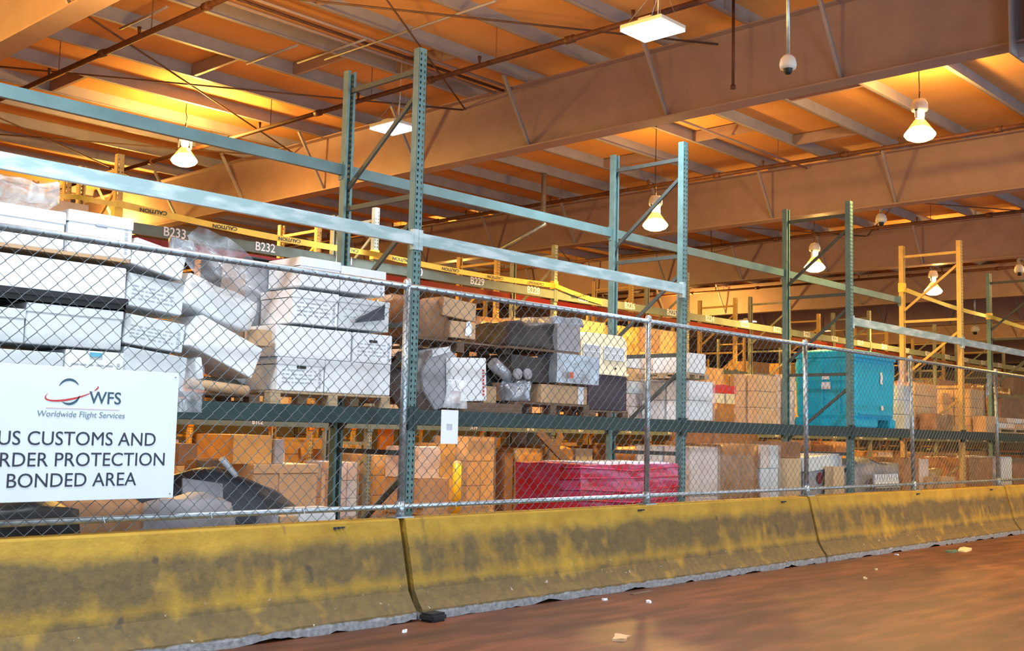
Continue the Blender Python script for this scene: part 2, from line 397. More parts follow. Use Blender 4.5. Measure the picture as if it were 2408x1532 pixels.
# ------------------------------------------------------------------ lamps
def sodium(x, y, z, label, power, up=.22, hang=DECKZ-.02):
    t = thing('high_bay_lamp', label, 'lamp', (x, y, z), group='sodium high bay lamps')
    part('glowing_lens', MB().lathe([(.0, -.06), (.12, -.045), (.21, -.005), (.25, .05), (.24, .08), (.20, .13), (.13, .18), (.0, .18)], 24), SODON, t)
    part('reflector_shade', MB().lathe([(.20, .135), (.14, .22), (.09, .29), (.05, .33)], 24), SHADEM, t, fixn=False)
    part('lamp_collar', MB().lathe([(.0, .33), (.055, .33), (.075, .36), (.075, .44), (.0, .44)], 16), SODON, t)
    part('ballast_housing', MB().lathe([(.0, .45), (.12, .45), (.135, .48), (.13, .56), (.09, .64), (.0, .66)], 14), LAMPW, t)
    part('mounting_bracket', MB().box(-.14, .14, -.025, .025, .43, .47).box(-.14, -.12, -.02, .02, .30, .45).box(.12, .14, -.02, .02, .30, .45), LAMPW, t)
    part('hook', MB().tube([(0, 0, .66), (0, 0, .78)], .014, 6), ROD, t)
    part('power_cable', MB().tube([(0, 0, .76), (.02, .01, .9), (-.015, 0, 1.0), (0, 0, hang-z)], .008, 5), BLACK, t)
    l = bpy.data.lights.new('sodium_light', 'SPOT'); l.energy = power*1.9; l.spot_size = math.radians(158); l.spot_blend = .4; l.color = SOD; l.shadow_soft_size = .14
    o = bpy.data.objects.new('sodium_light', l); C.objects.link(o); o.parent = t; o.location = (0, 0, -.2)
    # light that the prismatic shade throws up at the deck
    l2 = bpy.data.lights.new('sodium_uplight', 'POINT'); l2.energy = power*up; l2.color = SOD; l2.shadow_soft_size = .12
    o2 = bpy.data.objects.new('sodium_uplight', l2); C.objects.link(o2); o2.parent = t; o2.location = (.2, 0, .6)
SP = 560
for x, y, z, lb, k, up in [(10.76, 18.78, 6.5, 'glowing sodium lamp above the white stacked boxes at left', 1.5, .65),
        (17.4, 7.39, 6.5, 'large glowing sodium lamp hanging below the big girder at right', .55, .8),
        (17.58, 12.78, 5.63, 'glowing sodium lamp seen through the second rack frame', .95, .35),
        (24.03, 12.80, 5.59, 'glowing sodium lamp seen through the third rack frame', .95, .35),
        (30.9, 12.79, 5.76, 'glowing sodium lamp seen through the amber lit fourth rack frame', 1.0, .4)]:
    sodium(x, y, z, lb, SP*k, up)
def sodium_light(x, y, z, k):      # unseen lights without fixtures, added to even out the warm light
    l = bpy.data.lights.new('unseen_sodium_light', 'POINT'); l.energy = SP*k; l.color = SOD; l.shadow_soft_size = .2
    o = bpy.data.objects.new('unseen_sodium_light', l); C.objects.link(o); o.location = (x, y, z)
for x, y, k in [(33.8, 7.4, 1.2), (2.6, 12.8, .5), (2.6, 19.0, 1.5), (2.6, 27, 1.5), (13.5, 27, 1.4), (24, 25, 1.4), (36, 25, 1.4), (50, 15, 1.0), (48, 25, 1), (50, 6, 1.2), (60, 12, 1.2)]:
    sodium_light(x, y, 6.3, k)
# unseen spots added over the truck aisle, cones narrowed to warm the floor
for x, y, k in ((18.5, 3.4, 2.2), (25, 4.2, 2.2), (13.2, 2.0, 1.0), (32, 4.5, 2.2)):
    l = bpy.data.lights.new('floor_fill_spot', 'SPOT'); l.energy = SP*k; l.color = SOD; l.shadow_soft_size = .2; l.spot_size = math.radians(105); l.spot_blend = .6
    o = bpy.data.objects.new('floor_fill_spot', l); C.objects.link(o); o.location = (x, y, 6.3)

# added upward spots that brighten the deck; no lamps hang here
for x, y, k in ((8.2, 7.2, .8), (6.2, 10.4, 1.1), (3.0, 12.5, .6)):
    l = bpy.data.lights.new('deck_fill_uplight', 'SPOT'); l.energy = SP*k; l.color = SOD; l.shadow_soft_size = .25; l.spot_size = math.radians(165); l.spot_blend = .5
    o = bpy.data.objects.new('deck_fill_uplight', l); C.objects.link(o); o.location = (x, y, 5.2); o.rotation_euler = (math.pi, 0, 0)
def led(x, y, z, label, power):
    t = thing('led_high_bay', label, 'lamp', (x, y, z), group='white led panels')
    part('housing', MB().box(-.26, .26, -.31, .31, .01, .07).box(-.18, .18, -.1, .1, .07, .13), LAMPW, t, bevel=.01)
    part('diffuser', MB().box(-.25, .25, -.30, .30, -.012, .01), LEDON, t)
    for sx, sy in ((-.2, -.25), (.2, -.25), (-.2, .25), (.2, .25)):
        part('suspension_wire', MB().tube([(sx, sy, .07), (sx*.3+.13, sy*.3, .5), (sx*.25+.13, sy*.25, DECKZ-.02-z)], .004, 4), GALV, t)
    part('power_cable', MB().tube([(.1, 0, .13), (.14, .02, .6), (.14, 0, DECKZ-.02-z)], .009, 5), LAMPW, t)
    l = bpy.data.lights.new('led_light', 'AREA'); l.spread = math.radians(140); l.shape = 'RECTANGLE'; l.size = .5; l.size_y = .6; l.energy = power; l.color = (.84, .93, 1.0)
    o = bpy.data.objects.new('led_light', l); C.objects.link(o); o.parent = t; o.location = (0, 0, -.03)
LP = 170
led(10.7, 7.85, 6.5, 'bright white square led panel at the top, before the big girder', LP)
led(11.64, 13.76, 6.5, 'white led panel behind the tall near rack frame', LP)
led(41.4, 25.2, 6.5, 'small distant white led panel behind the yellow rack frames', LP)
def led_light(x, y, z, k):
    l = bpy.data.lights.new('unseen_cool_light', 'AREA'); l.shape = 'RECTANGLE'; l.size = .6; l.size_y = .6; l.energy = LP*k; l.color = (.84, .93, 1.0)
    o = bpy.data.objects.new('unseen_cool_light', l); C.objects.link(o); o.location = (x, y, z)
for x, k in ((-1.5, .7), (4.5, 1.05), (10.5, .8), (17, .6)): led_light(x, 2.6, 6.4, k)  # added cool row without panels, to light the near rack fronts
led_light(2.6, 6.4, 6.4, 1.7)

# ------------------------------------------------------------------ ceiling cameras
def dome(x, y, z, label, s=1.0):
    t = thing('dome_camera', label, 'camera', (x, y, z))
    part('drop_pole', MB().tube([(0, 0, .12*s), (0, 0, DECKZ-z)], .022*s, 8), GALV, t)
    part('housing', MB().lathe([(0, .15*s), (.05*s, .15*s), (.085*s, .11*s), (.1*s, .04*s), (.09*s, -.01*s), (0, -.01*s)], 20), LAMPW, t)
    part('lens_dome', MB().lathe([(.055*s, -.01*s), (.05*s, -.05*s), (.03*s, -.075*s), (0, -.08*s)], 16), BLACK, t)
p_ = at_z(1853, 160, 5.9); dome(p_.x, p_.y, 5.9, 'white dome camera on a long pole at upper right')
p_ = at_z(2072, 522, 6.3); dome(p_.x, p_.y, 6.3, 'small distant dome camera right of the third rack frame', 1.2)
p_ = at_z(2397, 640, 6.2); dome(p_.x, p_.y, 6.2, 'small dome camera at the far right edge of the roof', 1.3)
p_ = at_z(2293, 780, 5.7); dome(p_.x, p_.y, 5.7, 'tiny far dome camera beside the amber lit rack frame', 1.5)

# ------------------------------------------------------------------ concrete barrier
def barrier(xa, xb, label, seed):
    r = random.Random(seed); L = xb-xa; n = 110
    t = thing('concrete_barrier', label, 'barrier', (xa, 7.40, 0), group='yellow jersey barriers')
    prof = [(-.36, .0), (-.36, .05), (-.355, .085), (-.30, .15), (-.245, .24), (-.205, .40), (-.165, .56), (-.115, .75), (-.10, .815), (-.085, .83), (.085, .83), (.10, .815), (.165, .56), (.245, .24), (.355, .085), (.36, 0)]
    m = MB(); vs = []; k = len(prof)
    for i in range(n+1):
        x = L*i/n; e = min(x, L-x)
        for j, (y, z) in enumerate(prof):
            dy = dz = 0
            if j <= 1: dz = max(0, noise.noise(Vector((x*2.2+seed*9, 0, 0)))*.05 + noise.noise(Vector((x*9+seed, 3, 0)))*.025); dy = noise.noise(Vector((x*5, 7, seed)))*.012
            elif j == 2: dz = noise.noise(Vector((x*6, 2, seed)))*.006
            elif j < 9: dy = noise.noise(Vector((x*3, z*5, seed)))*.006
            vs.append((x, y+dy, z+dz if j else dz))
    fs = [(i*k+j, (i+1)*k+j, (i+1)*k+j+1, i*k+j+1) for i in range(n) for j in range(k-1)]
    fs += [tuple(range(k)), tuple(n*k+j for j in range(k-1, -1, -1))]
    m.add(vs, fs, False)
    b = part('barrier_body', m, BARM, t)
    for sx in (L*.47, L*.90):
        s = MB()
        for q in range(3): s.box(sx+q*.04, sx+q*.04+.022, -.131, -.11, .772+.004*q, .792)
        part('stencil_mark', s, INK, t, label='small worn black stencil mark')
barrier(-.7, 6.39, 'nearest yellow concrete barrier below the bonded area sign', 1)
barrier(6.46, 13.50, 'second yellow concrete barrier, in front of the red wrapped pallet', 2)
barrier(13.56, 20.62, 'third yellow concrete barrier, below the turquoise bin', 3)
barrier(20.68, 27.7, 'fourth yellow concrete barrier, at the far right end', 4)
barrier(27.76, 34.8, 'fifth yellow concrete barrier, furthest away outside the right edge', 5)
single('rubber_pad', MB().box(-.1, .1, -.08, .08, 0, .07), RUBBER, 'black rubber pad on the floor at the barrier joint', 'pad', (6.52, 6.98, 0), (0, 0, .1), bevel=.02)

# ------------------------------------------------------------------ chain link fence
FY = 7.39
fence = thing('chain_link_fence', 'galvanised chain link fence standing on top of the yellow barriers', 'fence', (2.0, FY, .83))
FX0, FX1 = 0.4, 34.6
posts = [2.75, at(958, 674, FY).x, at(1525, 757, FY).x, at(1893, 812, FY).x, at(2140, 855, FY).x, at(2341, 880, FY).x, 24.1, 27.6, 31.1, 34.5]
lean = [0, 0, 0, .04, .09, .03, 0, 0, 0, 0]
pm = None
for x, ln in zip(posts, lean):
    po = part('post', MB().tube([(x-2+ln, 0, 0), (x-2, 0, 2.04)], .03, 12), GALV, fence)
    part('post_cap', MB().lathe([(.036, 0), (.036, .04), (.025, .06), (0, .068)], 12, (x-2, 0, 2.03)), GALV, po)
    part('base_plate', MB().box(x-2+ln-.1, x-2+ln+.1, -.07, .07, .0, .012).tube([(x-2+ln, 0, .01), (x-2+ln, 0, .14)], .042, 12), GALV, po)
part('top_rail', MB().tube([(FX0-2, -.0, 2.025), (FX1-2, -.0, 2.025)], .027, 10), GALV, fence)
part('bottom_rail', MB().tube([(FX0-2, -.0, .095), (FX1-2, -.0, .095)], .024, 10), GALV, fence)
DW, DH, WR = .118, .112, .0029
def fabric(xa, xb):
    m = MB(); nx = int((xb-xa)/(DW/2)); rows = int(2.03/(DH/2))
    for i in range(nx+1):
        pts = []
        for j in range(rows+1):
            q = 1 if (i+j) % 2 else -1
            # flattened spiral wires hook into each other where they meet
            pts.append((xa+i*DW/2 + q*DW/4*1.06 - 2, -.036 + (.0035 if (i % 2) == (j % 2) else -.0035), .01 + j*DH/2))
        for p, q in zip(pts, pts[1:]):
            m.tube([p, q], WR*1.12 if q[0] > p[0] else WR*.62, 5 if xa < 7 else 4, False)
    return m
ends = [FX0] + posts[1:] + []
for a, b in zip([FX0]+posts[1:-1], posts[1:]):
    part('wire_fabric', fabric(a, b), WIRE, fence, fixn=False)
tm = MB().tube([(0, .032, 0), (0, -.04, .02), (.01, -.045, -.02)], .003, 4, False).mesh('tie_wire', GALV, 0, False)
for i in range(37):
    for z in (2.025, .095): link('tie_wire', tm, fence, (.9+.84*i, 0, z))

# ------------------------------------------------------------------ the sign
sx0, sx1, sz0, sz1 = at(-66, 1185, 7.33).x, at(414, 1000, 7.33).x, 1.065, 1.962
sc = Vector(((sx0+sx1)/2, 7.325, (sz0+sz1)/2))
sign = thing('bonded_area_sign', 'white us customs bonded area sign hanging on the chain link fence', 'sign', sc)
W_, H_ = sx1-sx0, sz1-sz0
part('panel', MB().box(-W_/2, W_/2, -.004, .004, -H_/2, H_/2), SIGNW, sign, bevel=.002)
hl = MB()
for a in (-1, 1):
    for b in (-1, 1): hl.lathe([(.0, .006), (.009, .006), (.009, -.006), (.0, -.006)], 10, (a*(W_/2-.03), 0, 0))
cx0 = at(186, 1040, 7.32).x - sc.x
def sign_text(name, txt, x, z, size, m, sx=1.0, bold=.0, shear=0):
    return link(name, text_mesh(txt, size, m, name, sx=sx, bold=bold, shear=shear), sign, (x, -.0055, z), FACE)
def zz(px, py): return at(px, py, 7.32).z - sc.z
sign_text('lettering', 'US CUSTOMS AND', cx0+.012, zz(190, 1034), .132, INK, 1.0, .0)
sign_text('lettering', 'BORDER PROTECTION', cx0-.03, zz(190, 1083), .132, INK, 1.0, .0)
sign_text('lettering', 'BONDED AREA', cx0-.022, zz(175, 1131), .132, INK, 1.0, .0)
wfx = at(245, 938, 7.32).x - sc.x
sign_text('logo_lettering', 'WFS', wfx+.01, zz(245, 938), .118, INKT, 1.0, .001)
sign_text('logo_lettering', 'Worldwide Flight Services', at(193, 976, 7.32).x - sc.x, zz(193, 976), .057, INKG, 1.02, 0, .12)
part('logo_rule', MB().box(at(108, 960, 7.32).x-sc.x, at(281, 966, 7.32).x-sc.x, -.006, -.004, zz(193, 962)-.002, zz(193, 962)+.002), INKP, sign)
gx, gz = at(166, 922, 7.32).x-sc.x, zz(166, 922)
def arc(cx, cz, rx, rz, a0, a1, wmax, rot=0, n=30):
    m = MB(); vs = []
    for i in range(n+1):
        t = a0+(a1-a0)*i/n; wd = wmax*math.sin(math.pi*i/n)**.7/2+.0004
        for s in (-1, 1):
            x = (rx+s*wd)*math.cos(t); z = (rz+s*wd)*math.sin(t)
            vs.append((cx+x*math.cos(rot)-z*math.sin(rot), -.006, cz+x*math.sin(rot)+z*math.cos(rot)))
    return m.add(vs, [(2*i, 2*i+1, 2*i+3, 2*i+2) for i in range(n)])
part('logo_ring', arc(gx-.01, gz, .078, .082, math.radians(35), math.radians(155), .016), INKT, sign, fixn=False)
part('logo_ring', arc(gx-.01, gz, .078, .082, math.radians(235), math.radians(345), .016), INKT, sign, fixn=False)
part('logo_swoosh', arc(gx+.01, gz+.0, .185, .047, math.radians(150), math.radians(325), .014, math.radians(14)), INKR, sign, fixn=False)
part('logo_swoosh', arc(gx+.01, gz+.0, .187, .047, math.radians(325), math.radians(362), .013, math.radians(14)), INKR, sign, fixn=False)
for a in (-1, 1):
    for b in (-1, 1):
        part('fixing_tie', MB().tube([(a*(W_/2-.03), -.01, b*(H_/2-.03)), (a*(W_/2-.022), .02, b*(H_/2-.03)+.012)], .005, 6), GALV, sign)
# paper notice and plastic wallet hung on the fence beside the second post
pn = at(1058, 1004, 7.33)
pp = thing('paper_notice', 'white paper notice hung on the fence beside the second rack post', 'notice', (pn.x, 7.335, pn.z))
part('sheet', MB().box(-.105, .105, -.002, .002, -.155, .15), PAPER, pp)
part('sticker', MB().box(-.04, .03, -.004, -.002, -.03, .025), mat('grey_sticker', srgb(190,196,206), .5), pp)
pv = at(1070, 930, 7.33)
def wallet(u, v):
    a = (u-.5)*.24*(1+.25*(1-v)); return (a + (v-.5)*.03, -.012*math.sin(u*9)*math.cos(v*7)-.01, (v-.5)*.26)
wl = thing('plastic_wallet', 'crumpled clear plastic wallet hung on the fence above the paper notice', 'wallet', (pv.x+.01, 7.33, pv.z+.01))
part('clear_film', MB().grid(wallet, 14, 14), CLEAR, wl, fixn=False)
part('insert_card', MB().box(-.06, .06, .0, .003, -.08, .03), mat('faded_pink_card', srgb(178,142,140), .6), wl)
part('folded_rim', MB().tube([(-.11, -.012, .12), (-.02, -.014, .125), (.0, -.016, .07), (.03, -.014, .04), (.11, -.012, .09)], .007, 6), PAPER, wl)

# ------------------------------------------------------------------ pallet racks
PW, PD, PITCH_H = .105, .085, .060
def post_mesh(h, m, holes=True):
    b = MB(); t = .004; y = 0
    if holes:
        nr = int(h/PITCH_H); hw = .009; hh = .014
        cols = [-PW/2, 0, PW/2]
        for j in range(nr):
            z0 = j*PITCH_H; z1 = h if j == nr-1 else z0+PITCH_H; zc = z0+PITCH_H/2
            for c in (0, 1):
                xa, xb = cols[c], cols[c+1]; xc = (xa+xb)/2
                o = [(xa,z0),(xc,z0),(xb,z0),(xb,zc),(xb,z1),(xc,z1),(xa,z1),(xa,zc)]
                i_ = [(xc-hw*.6,zc-hh),(xc,zc-hh*1.1),(xc+hw*.6,zc-hh),(xc+hw,zc),(xc+hw,zc+hh),(xc,zc+hh*1.1),(xc-hw,zc+hh),(xc-hw,zc)]
                b.add([(p[0], 0, p[1]) for p in o+i_], [(k, (k+1) % 8, 8+(k+1) % 8, 8+k) for k in range(8)])
    else: b.box(-PW/2, PW/2, 0, t, 0, h)
    b.box(-PW/2, -PW/2+t, .0, PD, 0, h).box(PW/2-t, PW/2, .0, PD, 0, h)
    b.box(-PW/2+t, -PW/2+.03, PD-t, PD, 0, h).box(PW/2-.03, PW/2-t, PD-t, PD, 0, h)
    b.box(-.09, .09, -.03, .1, 0, .01)
    return b.mesh('post', m, 0, False)
HORZ = [.12, 1.36, 2.63, 3.92, 5.21]
def rack(name, label, yf, depth, frames, h, pm_front, pm_rear, brm, yellow, beam_list):
    root = thing(name, label, 'pallet rack', (frames[0], yf, 0))
    mf = post_mesh(h, pm_front); mr = post_mesh(h, pm_rear)
    hs = [z*h/5.43 for z in HORZ]
    bh = MB().bar((0, PD, 0), (0, depth-PD, 0), .035, .05).mesh('brace', brm)
    dg = hs[1]-hs[0]
    bd = MB().bar((.0, depth-PD, -.5*dg+.2), (0, PD, .5*dg-.22), .03, .045).mesh('brace', brm)
    if yellow: yf_ = post_mesh(h, YELTINT); yh = bh.copy(); yd = bd.copy(); yh.materials[0] = YELTINT; yd.materials[0] = YELTINT
    for i, x in enumerate(frames):
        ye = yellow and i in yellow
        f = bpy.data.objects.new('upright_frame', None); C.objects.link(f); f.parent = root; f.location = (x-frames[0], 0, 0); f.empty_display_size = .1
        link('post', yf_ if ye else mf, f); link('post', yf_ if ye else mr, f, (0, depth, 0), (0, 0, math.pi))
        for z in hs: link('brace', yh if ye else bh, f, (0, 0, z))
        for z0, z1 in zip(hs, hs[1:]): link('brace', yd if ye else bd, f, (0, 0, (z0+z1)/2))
    out = {}
    for (i, side, z, bhgt, m) in beam_list:
        xa, xb = frames[i]-frames[0]+PW/2, frames[i+1]-frames[0]-PW/2
        y = -.012 if side == 'f' else depth-.04
        b = MB().box(xa, xb, y, y+.052, z-bhgt/2, z+bhgt/2)
        b.box(xa-.012, xa+.006, y-.004, y+.06, z-bhgt*.5-.05, z+bhgt*.5+.03).box(xb-.006, xb+.012, y-.004, y+.06, z-bhgt*.5-.05, z+bhgt*.5+.03)
        if side == 'f':
            b.box(xa-.05, xa, y-.006, .0, z-bhgt*.5-.05, z+bhgt*.5+.03).box(xb, xb+.05, y-.006, .0, z-bhgt*.5-.05, z+bhgt*.5+.03)
        out[(i, side, round(z, 2))] = part('beam', b, m, root)
    return root, out
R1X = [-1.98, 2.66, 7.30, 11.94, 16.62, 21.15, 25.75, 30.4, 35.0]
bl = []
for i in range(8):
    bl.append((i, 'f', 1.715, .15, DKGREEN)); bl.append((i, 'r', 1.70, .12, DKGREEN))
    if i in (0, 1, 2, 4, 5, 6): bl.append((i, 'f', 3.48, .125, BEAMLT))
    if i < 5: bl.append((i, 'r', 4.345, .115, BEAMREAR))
rack1, r1b = rack('pallet_rack', 'green steel pallet rack nearest the fence, with tall perforated posts', 8.2, 1.22, R1X, 5.43, TEAL, TEAL, BRACE, (5,), bl)  # fourth frame is tinted yellow to stand for sodium light on it
R2X = [2.70+4.64*k for k in range(10)]
bl2 = []
for i in range(9):
    bl2 += [(i, 'f', 1.64, .11, ROW2BEAM), (i, 'f', 4.32, .16, ROW2BEAM), (i, 'r', 1.64, .11, ORBEAM), (i, 'r', 4.36, .12, REDBEAM)]
rack2, r2b = rack('pallet_rack', 'grey green pallet rack with white b numbers on its top beams', 14.5, 1.22, R2X, 5.33, ROW2, ROW2, ROW2, (1,), bl2)
bl3 = [(i, s, z, .11, ORBEAM if z < 2 else ROW2BEAM) for i in range(9) for s in 'fr' for z in (1.64, 3.3)]
rack3, r3b = rack('pallet_rack', 'third pallet rack standing back to back behind the lettered one', 16.1, 1.22, R2X, 5.33, YELTINT, YELTINT, YELTINT, None, bl3)
R4X = [4.0+4.64*k for k in range(12)]
bl4 = [(i, s, z, .11, ORBEAM) for i in range(11) for s in 'fr' for z in (1.64, 3.3)]
rack4, r4b = rack('pallet_rack', 'distant pallet rack across the far aisle', 22.3, 1.22, R4X, 5.3, YELTINT, ROW2, YELTINT, None, bl4)
bl5 = [(i, 'f', z, .11, ORBEAM) for i in range(11) for z in (1.64, 3.3)]
rack5, r5b = rack('pallet_rack', 'furthest pallet rack in front of the back wall', 30.0, 1.22, R4X, 5.3, YELTINT, ROW2, YELTINT, None, bl5)
# location numbers on the second rack: three to a bay, counting down to the right
def beam_label(root, rb, bays, key, z, fx, start, step, size, mtl, fmt, yoff):
    n = start
    for i in bays:
        beam = rb[(i, 'f', key)]
        for k in range(3):
            x = fx[i]-fx[0] + 4.64*(k+.5)/3 + .1
            link('location_number', text_mesh(fmt % n, size, LABELW, 'location_number', bold=.002, sx=.95), beam, (x, yoff, z), FACE)
            n += step
beam_label(rack2, r2b, range(1, 9), 4.32, 4.335, R2X, 233, -1, .19, LABELW, 'B%d', -.0145)
beam_label(rack2, r2b, range(1, 9), 1.64, 1.645, R2X, 183, -1, .10, LABELW, 'B%d', -.0145)
# caution tape strung along the second rack
def tape(name, pts, label, hgt, txt_on=True, m=TAPEY, size=.075):
    base = Vector(pts[0]); t = thing(name, label, 'tape', base)
    b = MB(); vs = []; n = 0; segs = []
    for a, c in zip(pts, pts[1:]):
        a = Vector(a); c = Vector(c); L = (c-a).length; k = max(2, int(L/.5))
        for i in range(k+1):
            u = i/k; p = a.lerp(c, u); p.z -= .05*math.sin(math.pi*u)*min(1, L/4); tw = .25*math.sin(p.x*2.3)
            segs.append(p-base)
            for s in (-1, 1): vs.append((p.x-base.x, p.y-base.y+s*math.sin(tw)*hgt/2, p.z-base.z+s*math.cos(tw)*hgt/2))
    n = len(segs)
    b.add(vs, [(2*i, 2*i+1, 2*i+3, 2*i+2) for i in range(n-1)], True)
    for s in range(n-1): pass
    part('tape_strip', b, m, t, fixn=False)
    if txt_on:
        me = text_mesh('CAUTION', size, INK, 'lettering', sx=1.25, bold=.002)
        for a, c in zip(pts, pts[1:]):
            a = Vector(a); c = Vector(c); L = (c-a).length; ang = math.atan2(c.z-a.z, math.hypot(c.x-a.x, c.y-a.y))
            k = int(L/.95)
            for i in range(k):
                u = (i+.5)/k; p = a.lerp(c, u); p.z -= .05*math.sin(math.pi*u)*min(1, L/4)
                link('lettering', me, t, p-base+Vector((0, -.026, 0)), (math.radians(90), math.pi+ang, 0))
    return t
tape('caution_tape', [(7.25, 14.46, 4.62), (11.92, 14.46, 4.52), (16.56, 14.46, 4.5), (18.06, 14.46, 4.31)], 'yellow caution tape strung along the lettered rack, lettering upside down', .095)
tape('caution_tape', [(6.2, 14.6, 4.58), (6.75, 14.5, 4.62), (7.28, 14.45, 4.6)], 'short yellow tape end left of the far left rack post', .07, False)
for x, lb in ((7.34, 'yellow tape knot round the far left rack post'), (11.98, 'yellow tape knot round the second lettered rack post'), (16.62, 'yellow tape knot round the third lettered rack post')):
    single('tape_knot', MB().box(-.062, .062, -.012, .095, -.08, .08), TAPEY, lb, 'tape', (x, 14.5, 4.52))
p1 = Vector((21.15, 9.29, 4.55))
tape('caution_tape', [p1, (25.75, 9.29, 4.42), (30.4, 9.29, 4.38)], 'pale yellow tape running right from the amber lit rack frame', .085, False)
single('tape_knot', MB().box(-.06, .06, -.1, .012, -.09, .09), TAPEY, 'yellow tape knot on the amber lit fourth rack frame', 'tape', (21.15, 9.42, 4.6))
single('tape_knot', MB().box(-.06, .06, -.1, .012, -.07, .07), TAPEY, 'yellow tape knot on the rack post near the right edge', 'tape', (25.75, 9.42, 4.45))

# ------------------------------------------------------------------ cargo builders
SH = 1.79            # top of the lower rack beams
def rectx(L, R_, T, B, Y):
    # a load stands between two rack frames and below the beam over it
    m, c = (L+R_)/2, (T+B)/2
    x0, x1, za, zb = at(L, c, Y).x, at(R_, c, Y).x, at(m, B, Y).z, at(m, T, Y).z
    fr = R1X if 8.19 < Y < 9.45 else (R2X if 14.4 < Y < 15.8 else [])
    for f in fr:
        if x0-.075 < f < x1+.075:
            if f-x0 > x1-f: x1 = min(x1, f-.085)
            else: x0 = max(x0, f+.085)
    if fr and za < 1.5: zb = min(zb, 1.57)
    return x0, x1, za, zb
def crumpled(x0, x1, y0, y1, z0, z1, amp, cuts=7, seed=0, freq=4.0, rnd_=.0):
    bm = bmesh.new(); bmesh.ops.create_cube(bm, size=1)
    bmesh.ops.subdivide_edges(bm, edges=bm.edges[:], cuts=cuts, use_grid_fill=True)
    for v in bm.verts:
        c = v.co.copy()
        if rnd_:
            n_ = c.normalized()*.62; c = c.lerp(n_, rnd_)
        p = Vector((x0+(c.x+.5)*(x1-x0), y0+(c.y+.5)*(y1-y0), z0+(c.z+.5)*(z1-z0)))
        q = p*freq + Vector((seed*3.1, seed*1.7, seed))
        d = Vector((noise.noise(q), noise.noise(q+Vector((9,0,0))), noise.noise(q+Vector((0,9,0)))))*amp
        if v.co.z < -.49: d.z = 0
        v.co = p+d
    m = MB(); idx = {v: i for i, v in enumerate(bm.verts)}
    m.add([v.co for v in bm.verts], [tuple(idx[v] for v in f.verts) for f in bm.faces], amp > .02 or rnd_ > 0)
    bm.free(); return m
def box_parts(t, w, d, h, m, lid=0, handle=False, tape=False, rows=0, side=False, mark=None):
    b = part('box_body', MB().box(-w/2, w/2, 0, d, 0, h), m, t, bevel=.006)
    if lid:
        part('lid', MB().box(-w/2-.006, w/2+.006, -.007, d+.007, h-lid, h+.006), m, t, bevel=.006)
    if handle:
        part('hand_hole', MB().box(-.05, .05, -.008 if not lid else -.009, .002, h*.70, h*.70+.026), BLACK if handle == 2 else PRINT, t, bevel=.004)
    if tape:
        part('packing_tape', MB().box(-w/2-.003, w/2+.003, d*.44, d*.56, h, h+.003).box(-w/2-.004, -w/2, d*.44, d*.56, h*.7, h+.003), WHITEBOX2 if m in (KRAFT, KRAFTD, AMBER) else GREYBOX, t)
    if rows:
        r = random.Random(int(w*1000)); p = MB()
        for k in range(rows):
            z = h*(.62-.5*k/max(rows, 1)); x = -w*.40
            while x < w*.30:
                l = r.uniform(.015, .06)
                p.box(x, min(x+l, w*.32), -.003, 0, z, z+.011); x += l+r.uniform(.008, .03)
        part('carton_print', p, PRINT, t)
    if side:
        p = MB(); z = h*.12; r = random.Random(5)
        while z < h*.75:
            l = r.uniform(.012, .03); p.box(w*.38, w*.43, -.003, 0, z, min(z+l, h*.78)); z += l+.012
        part('carton_print', p, mark or PRINT, t)
    return b
def carton(L, R_, T, B, Y, D, m, label, z0=None, name='cardboard_box', group=None, ry=0, rz=0, cat='box', **kw):
    x0, x1, za, zb = rectx(L, R_, T, B, Y)
    if z0 is None: z0 = za
    t = thing(name, label, cat, ((x0+x1)/2, Y, z0), (0, math.radians(ry), math.radians(rz)), group)
    box_parts(t, x1-x0, D, zb-z0, m, **kw)
    return t
def tilted(cx, cz, w, h, Y, D, deg, m, label, name='cardboard_box', group=None, rz=0, rx=0, **kw):
    a = math.radians(deg); R0 = Euler((math.radians(rx), a, math.radians(rz))).to_matrix()
    loc = Vector((cx, Y, cz)) + R0 @ Vector((0, 0, -h/2))
    t = thing(name, label, 'box', loc, (math.radians(rx), a, math.radians(rz)), group)
    box_parts(t, w, D, h, m, **kw); return t
def pallet(x0, x1, y, d, z0, m, label, h=.13, nb=3):
    t = thing('wooden_pallet', label, 'pallet', ((x0+x1)/2, y, z0), group='wooden pallets'); w = x1-x0
    k = max(5, int(d/.16))
    for i in range(k):
        yy = d*i/(k-1)*(1-.1/d); part('deck_board', MB().box(-w/2, w/2, yy, yy+.1, h-.022, h), m, t, bevel=.003)
    for i in range(nb):
        xx = -w/2+(w-.11)*i/(nb-1)
        for yy in (0, d/2-.05, d-.1): part('block', MB().box(xx, xx+.11, yy, yy+.1, .02, h-.022), m, t, bevel=.003)
        part('runner', MB().box(xx, xx+.11, 0, d, 0, .02), m, t)
    return t
def bulk(L, R_, T, B, Y, D, m, label, z0=None, amp=.02, cuts=7, seed=1, name='wrapped_load', cat='pallet load', freq=4, rnd_=0, group=None):
    x0, x1, za, zb = rectx(L, R_, T, B, Y)
    if z0 is None: z0 = za
    return single(name, crumpled(-(x1-x0)/2, (x1-x0)/2, 0, D, 0, zb-z0, amp, cuts, seed, freq, rnd_), m, label, cat, ((x0+x1)/2, Y, z0), group=group)
